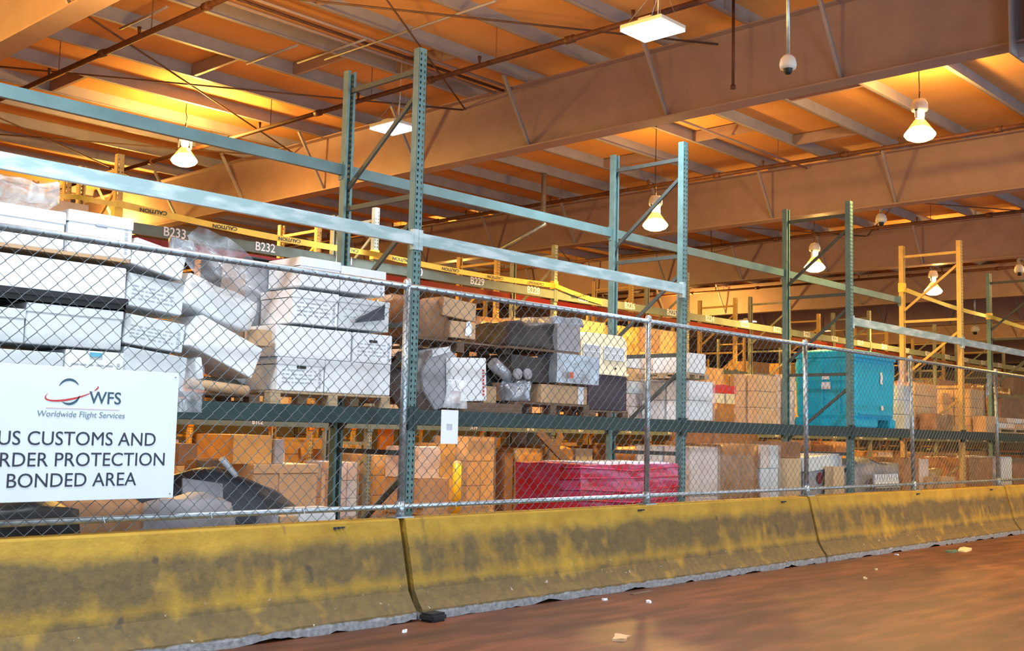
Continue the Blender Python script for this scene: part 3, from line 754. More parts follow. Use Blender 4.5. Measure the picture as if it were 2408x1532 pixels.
def load(L, R_, T, B, Y, D, m, label, z0, nx, nz, wrap=WRAPF, seed=1, base=WOOD, ms=None, pal=.12, ny=2):
    # cartons stacked on a pallet and held together with stretch film: one load
    x0, x1, za, zb = rectx(L, R_, T, B, Y); w, h = x1-x0, zb-z0; r = random.Random(seed)
    t = thing('wrapped_pallet_load', label, 'pallet load', ((x0+x1)/2, Y, z0))
    if pal:
        p = MB().box(-w/2, w/2, 0, D, pal-.025, pal).box(-w/2, w/2, 0, D, 0, .02)
        for i in range(3):
            xx = -w/2+(w-.1)*i/2; p.box(xx, xx+.1, 0, D, .02, pal-.025)
        part('pallet_base', p, base, t)
    cw, ch, cdp = w/nx, (h-pal)/nz, D/ny
    for k in range(nz):
        for i in range(nx):
            for j in range(ny):
                g = .006; o = r.uniform(-.008, .008); mm = r.choice(ms) if ms else m
                part('carton', MB().box(-w/2+i*cw+g, -w/2+(i+1)*cw-g, j*cdp+g+o+.01, (j+1)*cdp-g+o-.01, pal+k*ch+.003, pal+(k+1)*ch-.003), mm, t, bevel=.006)
    if wrap:
        part('stretch_film', crumpled(-w/2-.012, w/2+.012, -.014, D+.012, pal*.6, h+.01, .012, 9, seed, 9), wrap, t)
    return t

def tilt_px(TL, TR, BL, Y, D, m, label, **kw):
    a, b, c = at(*TL, Y), at(*TR, Y), at(*BL, Y)
    w = math.hypot(b.x-a.x, b.z-a.z); h = math.hypot(c.x-a.x, c.z-a.z)
    ang = -math.degrees(math.atan2(b.z-a.z, b.x-a.x))
    ctr = Vector(((b.x+c.x)/2, 0, (b.z+c.z)/2))
    return tilted(ctr.x, ctr.z, w, h, Y, D, ang, m, label, **kw)
YF = 8.30
# ---- first bay, left stack of white archive boxes
G1 = 'white boxes stacked at the left end of the rack'
pallet(2.78, 4.30, YF, 1.0, SH, WOODD, 'dark pallet under the leftmost white box stack, hidden behind the sign', .05)
carton(-95, 148, 822, 930, YF, .9, WHITEBOX2, 'plain white box at the bottom left, just above the sign', z0=1.845, group=G1)
carton(152, 290, 826, 925, YF, .9, WHITEBOX, 'white printed box with blue tape, just above the sign', z0=1.845, group=G1, rows=5, side=True)
single('blue_tape_piece', MB().box(-.05, .05, -.006, -.002, -.016, .016), mat('pale_blue_tape', srgb(96,180,206), .5), 'strip of pale blue tape on a white box above the sign', 'tape', (at(225, 835, YF).x, YF-.004, at(225, 835, YF).z))
carton(-95, 57, 722, 818, YF, .9, WHITEBOX2, 'white lidded box at the left edge under the black tray', z0=2.165, lid=.07, group=G1)
carton(61, 287, 722, 818, YF, .9, WHITEBOX2, 'wide white lidded box under the black tray, above the sign', z0=2.165, lid=.07, group=G1)
single('black_tray', MB().box(-.76, .76, 0, .9, 0, .012).box(-.76, .76, 0, .02, 0, .075).box(-.76, -.74, 0, .9, 0, .075).box(.74, .76, 0, .9, 0, .075).box(-.77, .77, -.02, .01, .055, .10), BLACK, 'black plastic tray between the white boxes at left', 'tray', (3.545, YF-.01, 2.475))
carton(-95, 297, 606, 690, YF, .9, WHITEBOX, 'widest white box, resting on the black tray', z0=2.575, group=G1, rows=0)
single('cardboard_sheet', MB().box(-.77, .77, 0, .88, 0, .025), KRAFT, 'thin tan cardboard sheet between white boxes below the fence rail', 'cardboard', (3.54, YF-.02, 2.865))
carton(-95, 152, 482, 590, YF, .8, WHITEBOX, 'bright white lidded box at the top left corner of the stack', z0=2.895, lid=.09, group=G1)
carton(160, 311, 505, 602, YF, .8, WHITEBOX, 'top white lidded box with grey hand hole, under the pale beam', z0=2.895, lid=.09, handle=True, side=True, group=G1)
single('plastic_bag_heap', crumpled(-.62, .42, 0, .6, 0, .17, .07, 12, 3, 7, .4), CLEAR, 'heap of clear plastic film on the top left white boxes', 'plastic bag', (3.35, YF+.05, 3.235))
single('plastic_bag', crumpled(-.22, .3, 0, .4, 0, .10, .05, 10, 5, 8, .5), mat('pale_green_bag', srgb(196,222,214), .4, bump=.4, bscale=9), 'pale green plastic bag on the top left white boxes', 'plastic bag', (3.05, YF+.06, 3.235))
single('brown_board', MB().box(-.9, .46, 0, .04, 0, .55), KRAFTD, 'dark brown cardboard panel behind the top left boxes', 'cardboard', (3.9, 9.15, 2.9))
# ---- first bay, collapsed pile in the middle
G2 = 'collapsed white boxes in the middle of the first bay'
tilt_px((322,558), (440,601), (307,619), YF, .6, WHITEBOX, 'tilted white box leaning under the fence rail beside the top left stack', group=G2)
tilt_px((302,640), (436,670), (292,716), YF+.05, .7, WHITEBOX2, 'film wrapped white box crushed under the tilted one', rows=4, group=G2)
tilt_px((296,736), (436,764), (288,806), YF+.05, .7, WHITEBOX2, 'film wrapped printed white box, second from top in the collapsed pile', rows=4, side=True, group=G2)
tilt_px((290,814), (438,842), (284,905), YF+.05, .7, WHITEBOX2, 'plain white box at the bottom of the collapsed pile, above the sign corner', group=G2)
x_ = at(525, 712, YF)
single('soft_white_bale', crumpled(-.37, .37, 0, .6, -.14, .14, .03, 10, 4, 4, .22), WHITEBOX, 'rounded bulging white bale sagging to the right in the pile', 'bale', (x_.x, YF+.02, x_.z), (0, math.radians(15), 0))
tilt_px((470,738), (613,819), (452,815), YF-.04, .5, WHITEBOX, 'most steeply tilted white box, sliding off the collapsed pile', group=G2)
tilt_px((486,838), (592,893), (482,856), YF+.5, .3, WHITEBOX2, 'flat white lid under the most steeply tilted box', group=G2)
tilt_px((458,842), (474,840), (464,893), YF-.02, .3, WHITEBOX, 'narrow white carton end poking out above the green roll', group=G2)
r_ = at(530, 902, 8.95)
single('green_roll', MB().tube([(-.30, 0, 0), (.32, 0, 0)], .052, 16), ROW2, 'grey green roll lying under the tilted white box', 'roll', (r_.x, 8.95, r_.z))
single('cardboard_roll', MB().tube([(-.30, 0, .02), (.28, 0, -.02)], .046, 16), KRAFT, 'tan cardboard tube on the pallet below the green roll', 'roll', (at(516, 934, YF).x, YF+.02, SH+.125))
pallet(4.42, 5.62, YF+.02, 1.0, SH, WOODD, 'splintered dark pallet under the collapsed pile', .075)
def bagf(u, v):
    a, b = at(440, 560, 8.2), at(612, 690, 8.2); p = a.lerp(b, u)
    wv = (v-.5)*.34*(.5+.8*math.sin(math.pi*(.1+.85*u)))
    n_ = noise.noise(Vector((u*7, v*6, 2)))*.05
    return (p.x + wv*.55 - x_.x, -.05 + n_ + .04*math.cos(v*9), p.z + wv*.8 + n_*.6 - x_.z)
single('clear_plastic_bag', MB().grid(bagf, 26, 10), CLEARD, 'long smoky clear plastic bag slumped across the collapsed pile', 'plastic bag', (x_.x, 8.24, x_.z))
single('torn_packet', crumpled(-.1, .12, 0, .05, -.06, .06, .03, 6, 8, 12, .3), SILVER, 'silver packet sticking up at the top of the collapsed pile', 'packet', (at(425, 580, 8.4).x, 8.4, at(425, 580, 8.4).z))
def hang(u, v):
    a, b = at(418, 862, 8.2), at(470, 975, 8.2)
    return ((u-.5)*(b.x-a.x) + .02*noise.noise(Vector((v*5, u*3, 1))), .03*noise.noise(Vector((u*6, v*5, 4))), (.5-v)*(a.z-b.z))
c_ = at(444, 915, 8.2)
single('hanging_film', MB().grid(hang, 8, 14), CLEARD, 'loose stretch film hanging down beside the sign edge', 'plastic film', (c_.x, 8.17, c_.z))
# ---- first bay, right stack on its pallet
G3 = 'white boxes on the pallet left of the tall near post'
pallet(5.70, 7.08, YF-.02, 1.05, SH, WOOD, 'pale pallet under the tidy white stack beside the near fence post', .12)
Z1 = SH+.125
carton(652, 762, 845, 917, YF, .5, WHITEBOX, 'bottom left printed white box of the stack near the fence post', z0=Z1, lid=.06, handle=2, rows=4, side=True, group=G3)
carton(765, 918, 852, 928, YF, .5, WHITEBOX, 'bottom right plain white box of the stack near the fence post', z0=Z1, group=G3)
carton(648, 826, 772, 843, YF, .5, WHITEBOX, 'long plain white box on the second layer near the fence post', z0=2.215, group=G3)
carton(831, 922, 786, 850, YF, .5, WHITEBOX, 'second layer white box with dark hand hole near the fence post', z0=2.215, handle=2, rows=4, side=True, group=G3)
carton(688, 795, 688, 760, YF+.01, .5, WHITEBOX, 'third layer printed white box, left of the black film scrap', z0=2.53, lid=.07, rows=4, side=True, group=G3)
carton(797, 915, 706, 785, YF+.01, .5, WHITEBOX2, 'third layer white box half covered by a black film scrap', z0=2.53, lid=.05, rows=2, group=G3)
carton(706, 800, 612, 675, YF+.02, .5, WHITEBOX, 'top left white lidded box of the stack near the fence post', z0=2.875, lid=.08, group=G3)
carton(802, 906, 634, 700, YF+.02, .5, WHITEBOX, 'top right white lidded box of the stack near the fence post', z0=2.875, lid=.08, side=True, group=G3)
single('grey_wrapped_block', crumpled(-.63, .62, 0, .42, 0, 1.22, .02, 8, 4, 4), GREYBOX, 'grey wrapped block behind the tidy white stack', 'pallet load', (6.40, YF+.56, Z1))
def scrap(u, v): return ((u-.5)*.36, -.02+.02*noise.noise(Vector((u*6, v*6, 3))), (u-.5)*.12+(v-.5)*.12*(.25+u))
s_ = at(872, 745, 8.24); single('black_film_scrap', MB().grid(scrap, 10, 5), TARP, 'torn black film scrap across a third layer white box', 'plastic film', (s_.x, 8.27, s_.z))
carton(604, 640, 776, 815, YF-.05, .16, KRAFT, 'small tan block wedged left of the tidy white stack', name='cardboard_block')
def sheetf(u, v): return ((u-.5)*.62, v*.9, .02*noise.noise(Vector((u*4, v*3, 6))))
single('grey_sheet', MB().grid(sheetf, 8, 8), GREYBOX, 'grey cardboard sheet lying on the block behind the white stack', 'cardboard', (6.08, YF+.53, Z1+1.25))
# ---- second bay
carton(1040, 1119, 706, 757, 8.5, .35, KRAFT, 'crumpled tan carton at the top of the brown heap', z0=2.78, name='cardboard_box', ry=4)
carton(1058, 1119, 757, 798, 8.48, .35, KRAFT, 'tan carton with a white torn label on the brown heap', z0=2.57)
single('torn_label', MB().prism([(-.05,-.08),(.04,-.08),(.05,.02),(.02,.08),(-.03,.07)], 'y', -.004, 0), PAPER, 'torn white label on the tan carton of the brown heap', 'label', (at(1100, 778, 8.48).x, 8.472, 2.68))
single('brown_bag', crumpled(-.32, .25, 0, .5, 0, .42, .06, 10, 2, 5, .35), KRAFTD, 'slumped brown sack left of the tan cartons', 'sack', (7.85, 8.55, 2.52))
single('amber_film', crumpled(-.16, .16, 0, .1, 0, .40, .06, 8, 6, 8, .4), mat('amber_film', srgb(240,170,50), .25), 'amber plastic wrap glinting beside the near rack post', 'plastic film', (7.60, 9.18, 2.55), (0, .45, 0))
pallet(7.45, 9.0, 8.5, .75, 2.42, WOODD, 'upper dark pallet of the brown heap, tilted edge', .12)
pallet(7.45, 9.1, 8.55, .7, 2.22, WOODD, 'second dark pallet below the brown heap', .12)
single('brown_flat_stack', crumpled(-.85, .75, 0, .34, 0, .33, .03, 8, 9, 4), KRAFTD, 'flat dark brown cardboard bundle below the brown heap', 'cardboard', (8.32, 9.0, 1.86))
o8 = [(1018,835),(1056,827),(1078,850),(1082,922),(1062,966),(1025,976),(998,930),(993,888)]
oc = at(1037, 900, 8.34); pts = [(at(*p, 8.34).x-oc.x, at(*p, 8.34).z-oc.z) for p in o8]
oz = min(p[1] for p in pts)
drum = thing('octagonal_carton', 'grey octagonal carton standing behind the plastic wallet', 'box', (oc.x, 8.36, SH+.005))
part('carton_body', MB().prism([(p[0], p[1]-oz) for p in pts], 'y', 0, .55), GREYBOX, drum, bevel=.008)
part('top_flap', MB().prism([(pts[0][0]-.0, pts[0][1]-oz-.07), (pts[1][0]+.02, pts[1][1]-oz-.05), (pts[1][0]+.03, pts[1][1]-oz+.01), (pts[0][0], pts[0][1]-oz+.006)], 'y', -.012, -.002), WHITEBOX2, drum)
carton(1063, 1146, 842, 940, 8.27, .08, WHITEBOX, 'flat white carton with red side print, beside the octagonal carton', z0=SH+.11, side=True, mark=INKR, ry=-3)
single('plank', MB().box(-.45, .45, 0, .5, 0, .1), WOODD, 'dark plank base under the flat white carton', 'plank', (8.5, 8.26, SH))
carton(1138, 1168, 909, 940, 8.4, .2, KRAFT, 'small tan box right of the flat white carton', z0=SH+.105)
single('silver_bag', crumpled(-.18, .2, 0, .3, 0, .22, .06, 9, 12, 8, .4), SILVER, 'crumpled silver bag on the left pallet corner', 'plastic bag', (8.98, 8.32, SH+.135))
single('black_plastic_heap', crumpled(-.22, .1, 0, .36, 0, .34, .07, 9, 14, 7, .4), BLACK, 'heap of glossy black plastic between the cartons', 'plastic bag', (8.72, 8.55, SH+.11))
single('film_roll', MB().tube([(-.14, 0, .1), (.14, 0, -.06)], .07, 16), SILVER, 'short silver film roll leaning on the black plastic heap', 'roll', (8.78, 8.42, SH+.44))
pallet(8.84, 10.12, YF-.03, 1.0, SH, WOODD, 'dark pallet under the tan box and shrouded goods', .13)
carton(1272, 1381, 907, 950, YF, .4, KRAFT, 'long tan box with white tape on the dark pallet', z0=SH+.135)
single('white_tape_strip', MB().box(-.05, .05, -.004, 0, 0, .2), PAPER, 'white tape strip on the long tan box', 'tape', (at(1365, 928, YF).x, YF-.002, SH+.138))
single('dark_brown_box', MB().box(-.28, .22, 0, .5, 0, .20), KRAFTD, 'dark brown box at the left of the long tan box', 'box', (9.03, YF+.16, SH+.135), bevel=.006)
bulk(1203, 1312, 840, 908, YF+.06, .8, DARKBOX, 'dark shrouded carton stack behind the silver wrapped block', z0=2.15, seed=3)
bulk(1310, 1408, 836, 905, 8.25, .3, SILVER, 'silver wrapped block with an orange sticker', z0=2.16, amp=.02, seed=5)
single('orange_sticker', MB().box(-.035, .035, -.003, 0, -.035, .035), mat('orange_sticker', srgb(230,110,80), .5), 'small orange sticker on the silver wrapped block', 'sticker', (at(1340, 883, 8.25).x, 8.225, at(1340, 883, 8.25).z))
bulk(1205, 1312, 762, 838, YF+.05, .8, DARKBOX, 'black film shrouded load on the upper board', z0=2.53, amp=.05, seed=7)
bulk(1310, 1366, 764, 834, YF, .6, GREYBOX, 'grey film covered carton above the silver block', z0=2.53, amp=.02, seed=8)
bulk(1305, 1372, 748, 766, YF+.02, .6, SILVER, 'crumpled silver film cap on the grey carton', z0=2.83, amp=.03, seed=9)
single('grey_board', MB().box(-.68, .52, 0, .85, 0, .025), WOODD, 'thin grey board carrying the shrouded upper load', 'board', (9.42, YF, 2.50))
single('grey_disc', MB().tube([(0, -.02, 0), (0, .02, 0)], .06, 20), GREYBOX, 'left pale disc on the dark shrouded stack', 'disc', (at(1220, 880, YF).x, YF+.02, at(1220, 880, YF).z))
single('grey_disc', MB().tube([(0, -.02, 0), (0, .02, 0)], .06, 20), GREYBOX, 'right pale disc on the dark shrouded stack', 'disc', (at(1243, 880, YF).x, YF+.02, at(1243, 880, YF).z))
pallet(at(1384,960,8.62).x, at(1474,960,8.62).x, 8.6, .7, SH, WOODD, 'low dark pallet under the aubergine carton', .09)
carton(1382, 1474, 884, 968, 8.62, .62, PURPLE, 'dark aubergine carton below the cream pet carrier', z0=SH+.095)
# cream pet carrier
kx0, kx1, kz0, kz1 = at(1366, 840, 8.62).x, at(1474, 840, 8.62).x, at(1428, 884, 8.62).z+.006, at(1420, 786, 8.62).z
pc = thing('pet_carrier', 'cream plastic pet carrier with white wire windows on the aubergine carton', 'pet carrier', ((kx0+kx1)/2, 8.62, kz0))
kw, kh = kx1-kx0, kz1-kz0
def rr(w, h, r0, r1, n=7):
    o = []
    for cx, cz, r, a0 in ((w/2-r0, r0, r0, -90), (w/2-r1, h-r1, r1, 0), (-w/2+r1, h-r1, r1, 90), (-w/2+r0, r0, r0, 180)):
        for i in range(n+1):
            a = math.radians(a0+90*i/n); o.append((cx+r*math.cos(a), cz+r*math.sin(a)))
    return o
part('shell', MB().prism(rr(kw, kh, .03, .12), 'y', 0, .62), CREAM, pc, bevel=.006)
part('lower_rim', MB().box(-kw/2-.02, kw/2+.02, -.02, .64, .0, .035), CREAM, pc, bevel=.006)
for a, b in ((-.42, -.1), (-.02, .38)):
    wn = part('window_recess', MB().box(a, b, -.006, .004, kh*.38, kh*.70), BLACK, pc)
    s = MB(); n = int((b-a)/.022)
    for i in range(n+1): s.box(a+(b-a)*i/n-.005, a+(b-a)*i/n+.005, -.014, -.006, kh*.38, kh*.70)
    for z in (.38, .54, .70): s.box(a, b, -.012, -.008, kh*z-.004, kh*z+.004)
    part('wire_grid', s, WHITEBOX, wn)
for xx in (-.2, .22): part('bolt', MB().tube([(xx, -.012, .09), (xx, .0, .09)], .014, 10), BLACK, pc)
# ---- third bay: pale wrapped cartons
load(1478, 1600, 842, 985, 9.3, .55, PINKW, 'pale wrapped cartons behind the second rack frame, rear half', SH+.01, 4, 5, seed=3, ms=[PINKW, PINKW, AMBER, WHITEBOX2], pal=0)
load(1622, 1678, 897, 992, 8.42, .8, WHITEBOX2, 'tall white wrapped load just right of the second front post', SH+.01, 1, 2, seed=4, ms=[WHITEBOX, WHITEBOX2], pal=0)
pallet(12.28, 12.86, 8.42, .8, 2.355, WOOD, 'small pallet on the tall white wrapped load', .07, 3)
carton(1622, 1660, 832, 886, 8.42, .6, WHITEBOX, 'white carton with orange arrows on the small upper pallet', z0=2.43)
# ---- turquoise bin
bx0, bx1, bz0, bz1 = 16.98, 18.62, SH, 3.05
tb = thing('insulated_bin', 'large turquoise plastic bin on the rack beyond the third post', 'bin', ((bx0+bx1)/2, 8.36, bz0))
bw, bh, bd = bx1-bx0, bz1-bz0, 1.1
def binring(z, w, d, r, n=6):
    o = []
    for cx, cy, a0 in ((w/2-r, -d/2+r, -90), (w/2-r, d/2-r, 0), (-w/2+r, d/2-r, 90), (-w/2+r, -d/2+r, 180)):
        for i in range(n+1):
            a = math.radians(a0+90*i/n); o.append((cx+r*math.cos(a), cy+r*math.sin(a)+bd/2, z))
    return o
def loft(rings, cap=True):
    m = MB(); n = len(rings[0]); vs = [p for r in rings for p in r]; fs = []
    for i in range(len(rings)-1):
        for k in range(n): fs.append((i*n+k, i*n+(k+1) % n, (i+1)*n+(k+1) % n, (i+1)*n+k))
    if cap: fs += [tuple(range(n))[::-1], tuple((len(rings)-1)*n+k for k in range(n))]
    return m.add(vs, fs, False)
part('bin_body', loft([binring(.14, bw-.08, bd-.08, .14), binring(.2, bw-.04, bd-.04, .14), binring(bh-.18, bw, bd, .13), binring(bh-.17, bw-.03, bd-.03, .12), binring(bh-.11, bw-.03, bd-.03, .12)]), TEALBIN, tb, bevel=.0)
part('lid', loft([binring(bh-.11, bw+.03, bd+.03, .13), binring(bh-.02, bw+.03, bd+.03, .13), binring(bh, bw-.06, bd-.06, .12), binring(bh+.05, bw*.6, bd*.6, .1)]), TEALBIN, tb)
rb = MB()
rb.box(-bw/2+.2, bw/2-.2, -.004, .02, .22, .25)
for yy in (.25, .55, .85): rb.box(-bw/2-.008, -bw/2+.03, yy-.02, yy+.02, .24, bh-.22)
part('moulded_ribs', rb, TEALBIN, tb)
for xx, ww in ((-bw/2+.48, .9), (bw/2-.15, .26)):
    part('foot', MB().box(xx-ww/2, xx+ww/2, .02, bd-.02, 0, .16), TEALBIN, tb, bevel=.02)
part('white_sticker', MB().box(.14, .22, -.016, -.008, .74, .94), LABELW, tb); part('round_sticker', MB().tube([(.2, -.016, .34), (.2, -.006, .34)], .045, 16), LABELW, tb)
part('white_sticker', MB().box(-bw/2-.014, -bw/2-.004, .4, .56, .62, .74).box(-bw/2-.014, -bw/2-.004, .42, .55, .78, .86), LABELW, tb)
pallet(16.9, 18.5, 9.5, .001+.6, SH, WOOD, 'pale pallet behind the turquoise bin', .1)
# ---- fourth and fifth bays, upper shelf
load(1782, 1832, 884, 1002, 9.0, .4, AMBER, 'tan wrapped cartons left of the turquoise bin', SH+.01, 1, 3, seed=5, pal=0)
load(1848, 1872, 880, 1002, 9.36, .3, PINKW, 'narrow pale wrapped cartons hard against the turquoise bin', SH+.01, 1, 3, seed=6, pal=0, wrap=None)
load(2128, 2149, 908, 1008, 8.5, .9, WHITEBOX2, 'narrow stack of white cartons right of the turquoise bin', SH+.01, 1, 3, seed=7, pal=0, wrap=None)
load(2152, 2206, 905, 1010, 8.65, .9, AMBER, 'tan wrapped cartons right of the narrow white stack', SH+.01, 2, 4, seed=8, pal=0)
bulk(2200, 2240, 975, 1013, 8.26, .3, BROWNW, 'low brown film wrapped carton before the fourth rack frame', z0=SH+.01, seed=11)
load(2218, 2244, 925, 1012, 9.05, .3, AMBER, 'bright tan cartons behind the fourth front post', SH+.01, 2, 3, seed=9, pal=.1)
load(2284, 2314, 918, 1010, 8.6, .7, AMBER, 'bright tan wrapped cartons just right of the fourth front post', SH+.01, 2, 4, seed=10, pal=.12)
bulk(2320, 2344, 980, 1016, 8.27, .28, KRAFT, 'leaning tan boards beside the last visible fence post', z0=SH+.01, seed=12, name='cardboard_bundle')
load(2350, 2440, 985, 1018, 8.5, .9, PINKW, 'low pale ribbed cartons at the right edge', SH+.01, 4, 2, seed=12, pal=.1, wrap=None, ms=[PINKW, KRAFT, WHITEBOX2])
bulk(2346, 2420, 935, 990, 9.2, .3, KRAFTD, 'brown crate behind the low ribbed cartons at the right edge', z0=SH+.01, seed=13, name='brown_crate')
def flag(u, v): return ((u-.5)*.5+.05*math.sin(v*6), .05*noise.noise(Vector((u*5, v*5, 1))), -v*.75*(1-.4*u)+.06*noise.noise(Vector((u*7, v*4, 2))))
f_ = at(2122, 850, 7.5); single('hanging_bag', MB().grid(flag, 8, 12), CLEARD, 'ragged plastic bag snagged on the fence rail right of the turquoise bin', 'plastic bag', (f_.x, 7.47, f_.z))
f_ = at(2322, 880, 7.5); single('hanging_bag', MB().grid(lambda u, v: tuple(c*.6 for c in flag(u, v)), 8, 12), CLEARD, 'small ragged plastic bag on the fence rail at far right', 'plastic bag', (f_.x, 7.47, f_.z))
# ---- floor level of the first rack
def heapf(u, v):
    hs_ = [1.02, 1.08, 1.12, 1.14, 1.2, 1.2, 1.12, 1.02, .92, .78]
    k = u*(len(hs_)-1); i = min(int(k), len(hs_)-2); h = hs_[i]*(1-(k-i))+hs_[i+1]*(k-i)
    t = math.sin(math.pi*min(1, max(0, v)))**.45
    n_ = noise.noise(Vector((u*9, v*5, 3)))
    return (-1.05+2.1*u+.04*n_, (v-.5)*.72+.05*n_, max(0, h*t*(1+.06*noise.noise(Vector((u*6, v*7, 9))))) if 0 < v < 1 else 0)
single('tarpaulin_heap', MB().grid(heapf, 26, 18), TARP, 'charcoal tarpaulin heap behind the sign bottom corner', 'tarpaulin', (5.55, 8.98, 0))
single('grey_patch', MB().box(-.2, .2, 0, .015, -.13, .13), TARPL, 'pale grey patch lying on the charcoal tarpaulin', 'cloth', (at(475, 1165, 8.62).x, 8.6, at(475, 1165, 8.62).z), (math.radians(-20), math.radians(8), 0))
bulk(368, 560, 1176, 1240, 8.22, .38, TARPL, 'long grey cloth bundle lying in front of the charcoal heap', z0=.02, amp=.06, seed=22, name='cloth_bundle', cat='bundle', rnd_=.35)
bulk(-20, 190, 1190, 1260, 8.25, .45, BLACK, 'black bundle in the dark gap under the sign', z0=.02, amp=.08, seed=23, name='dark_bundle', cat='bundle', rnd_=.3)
single('brown_bundle', crumpled(-.3, .3, 0, .4, 0, .96, .06, 9, 24, 4, .3), KRAFTD, 'crumpled brown paper bundle just under the sign edge', 'bundle', (4.22, 8.22, 0.02))
single('white_tube', MB().tube([(0, 0, 0), (.16, .0, -.16)], .03, 10), PAPER, 'white paper tube on the peak of the charcoal heap', 'tube', (at(512, 1108, 8.98).x, 8.93, 1.29))
single('brown_peak', crumpled(-.2, .16, 0, .2, 0, 1.27, .04, 8, 26, 4, .1), KRAFTD, 'brown cardboard peak rising behind the charcoal heap', 'cardboard', (at(505, 1120, 9.4).x, 9.42, 0))
carton(707, 790, 1196, 1226, 8.3, .28, WHITEBOX, 'white box low behind the barrier top left of the near post', z0=.4)
carton(640, 656, 1206, 1240, 8.31, .25, GREYBOX, 'grey flat box low behind the barrier', z0=.42)
carton(660, 702, 1215, 1236, 8.3, .28, KRAFT, 'small tan box at barrier level left of the near post', z0=.44)
single('pallet_stack', MB().box(-.62, .62, 0, .3, 0, .08).box(-.62, .62, 0, .3, .14, .22).box(-.62, .62, 0, .3, .30, .385).box(-.6, -.5, 0, .3, .08, .30).box(-.05, .05, 0, .3, .08, .30).box(.5, .6, 0, .3, .08, .30), WOODD, 'low stack of dark pallets carrying the white and grey boxes', 'pallets', (6.5, 8.29, 0))
# red wrapped load
rx0, rx1, rz1 = at(1365, 1140, 8.15).x, at(1594, 1140, 8.15).x, at(1480, 1093, 8.15).z
rd = thing('red_wrapped_load', 'pallet load wrapped in red stretch film behind the second barrier', 'pallet load', ((rx0+rx1)/2, 8.15, 0))
part('wrapped_body', crumpled(-(rx1-rx0)/2, (rx1-rx0)/2, 0, 1.0, .12, rz1, .018, 10, 31, 5), REDWRAP, rd)
part('top_cartons', MB().box(-(rx1-rx0)/2+.35, (rx1-rx0)/2-.15, .03, .9, rz1-.04, rz1+.02), WHITEBOX, rd)
part('pallet_base', MB().box(-(rx1-rx0)/2, (rx1-rx0)/2, 0, 1.0, 0, .11), WOODD, rd)
rp = MB()
for k in range(9):
    z = .2+(rz1-.25)*k/8; rp.tube([(-(rx1-rx0)/2-.01, .3, z), (-(rx1-rx0)/2-.012, -.008, z+.02), (0, -.026, z-.015+.03*math.sin(k*2)), ((rx1-rx0)/2, -.02, z+.02)], .009, 5)
part('film_rope', rp, REDWRAP, rd)
load(1623, 1690, 1052, 1180, 8.5, .9, PINKW, 'pale pink wrapped load on the floor right of the second front post', 0, 1, 2, seed=14, ms=[PINKW, WHITEBOX2])
bulk(1692, 1782, 1048, 1175, 8.55, .8, BROWNW, 'brown film wrapped load on the floor in the third bay', z0=.12, amp=.03, seed=33)
single('floor_pallet', MB().box(-.48, .48, 0, .8, .09, .12).box(-.48, .48, 0, .8, 0, .02).box(-.48, -.4, 0, .8, .02, .09).box(-.05, .05, 0, .8, .02, .09).box(.4, .48, 0, .8, .02, .09), WOOD, 'pallet under the brown film wrapped load', 'pallet', (at(1737, 1100, 8.55).x, 8.55, 0))
load(1790, 1833, 1048, 1165, 8.55, .8, PINKW, 'pale wrapped cartons on the floor left of the third rear post', 0, 2, 4, seed=15, ms=[PINKW, WHITEBOX2, PINKW])
carton(1850, 1884, 1079, 1150, 8.5, .7, PLY, 'plain tan carton on the floor beside the third fence post', z0=.02)
carton(1850, 1883, 1040, 1078, 8.55, .6, KRAFTD, 'dark brown carton on top of the plain tan one', z0=at(1870, 1079, 8.5).z+.005)
bulk(1897, 1962, 1106, 1152, 8.45, .7, GREYBOX, 'grey carton with a dark red emblem on the floor', z0=.3, seed=36, amp=.008, name='cardboard_box', cat='box')
em = at(1928, 1125, 8.43); single('dark_red_emblem', MB().tube([(0, -.004, 0), (0, 0, 0)], .09, 20).box(-.02, .02, -.008, -.004, -.09, .09), mat('dark_red_print', srgb(110,36,50), .6), 'round dark red emblem on the grey carton', 'emblem', (em.x, 8.43, em.z))
tilt_px((1896,1078), (1978,1068), (1900,1110), 8.42, .6, WHITEBOX2, 'curved white slab lying on the grey emblem carton', name='foam_slab')
carton(1960, 1986, 1098, 1240, 8.25, .15, PLY, 'tall tan carton standing against the third front post', z0=.02)
single('carton_plinth', MB().box(-.08, .68, 0, .8, 0, .28), WOODD, 'dark low plinth under the grey emblem carton', 'plinth', (15.7, 8.45, 0))
bulk(2008, 2120, 1088, 1160, 8.5, .9, TARPL, 'grey tarpaulin pile on the floor right of the third front post', z0=.02, amp=.08, seed=41, name='tarpaulin_pile', cat='tarpaulin', rnd_=.35)
vg = at(2082, 1130, 8.36)
gr = thing('vented_panel', 'white panel of slanted vents leaning on the grey tarpaulin pile', 'panel', (vg.x, 8.34, vg.z), (math.radians(-12), 0, 0))
part('panel_board', MB().box(-.46, .46, 0, .03, -.13, .11), GREYBOX, gr)
for k in range(10): part('vent_bar', MB().prism([(-.44+k*.09, -.1), (-.40+k*.09, -.1), (-.36+k*.09, .1), (-.40+k*.09, .1)], 'y', -.014, 0), WHITEBOX, gr)
single('foam_strip', MB().box(-.44, .44, 0, .03, -.03, .03), WHITEBOX2, 'long white strip below the vented panel', 'strip', (vg.x-.05, 8.32, .9))
bulk(2123, 2160, 1078, 1165, 8.6, .8, BROWNW, 'reddish brown carton behind the fourth fence post', z0=.02, seed=42, amp=.015, name='wrapped_load')
bulk(2162, 2184, 1080, 1165, 8.6, .8, PINKW, 'greyish pink wrapped load right of the fourth fence post', z0=.02, seed=43, amp=.015)
bulk(2190, 2214, 1105, 1165, 8.6, .7, AMBERW, 'glossy tan film wrapped bundle on the floor', z0=.02, seed=44, amp=.05)
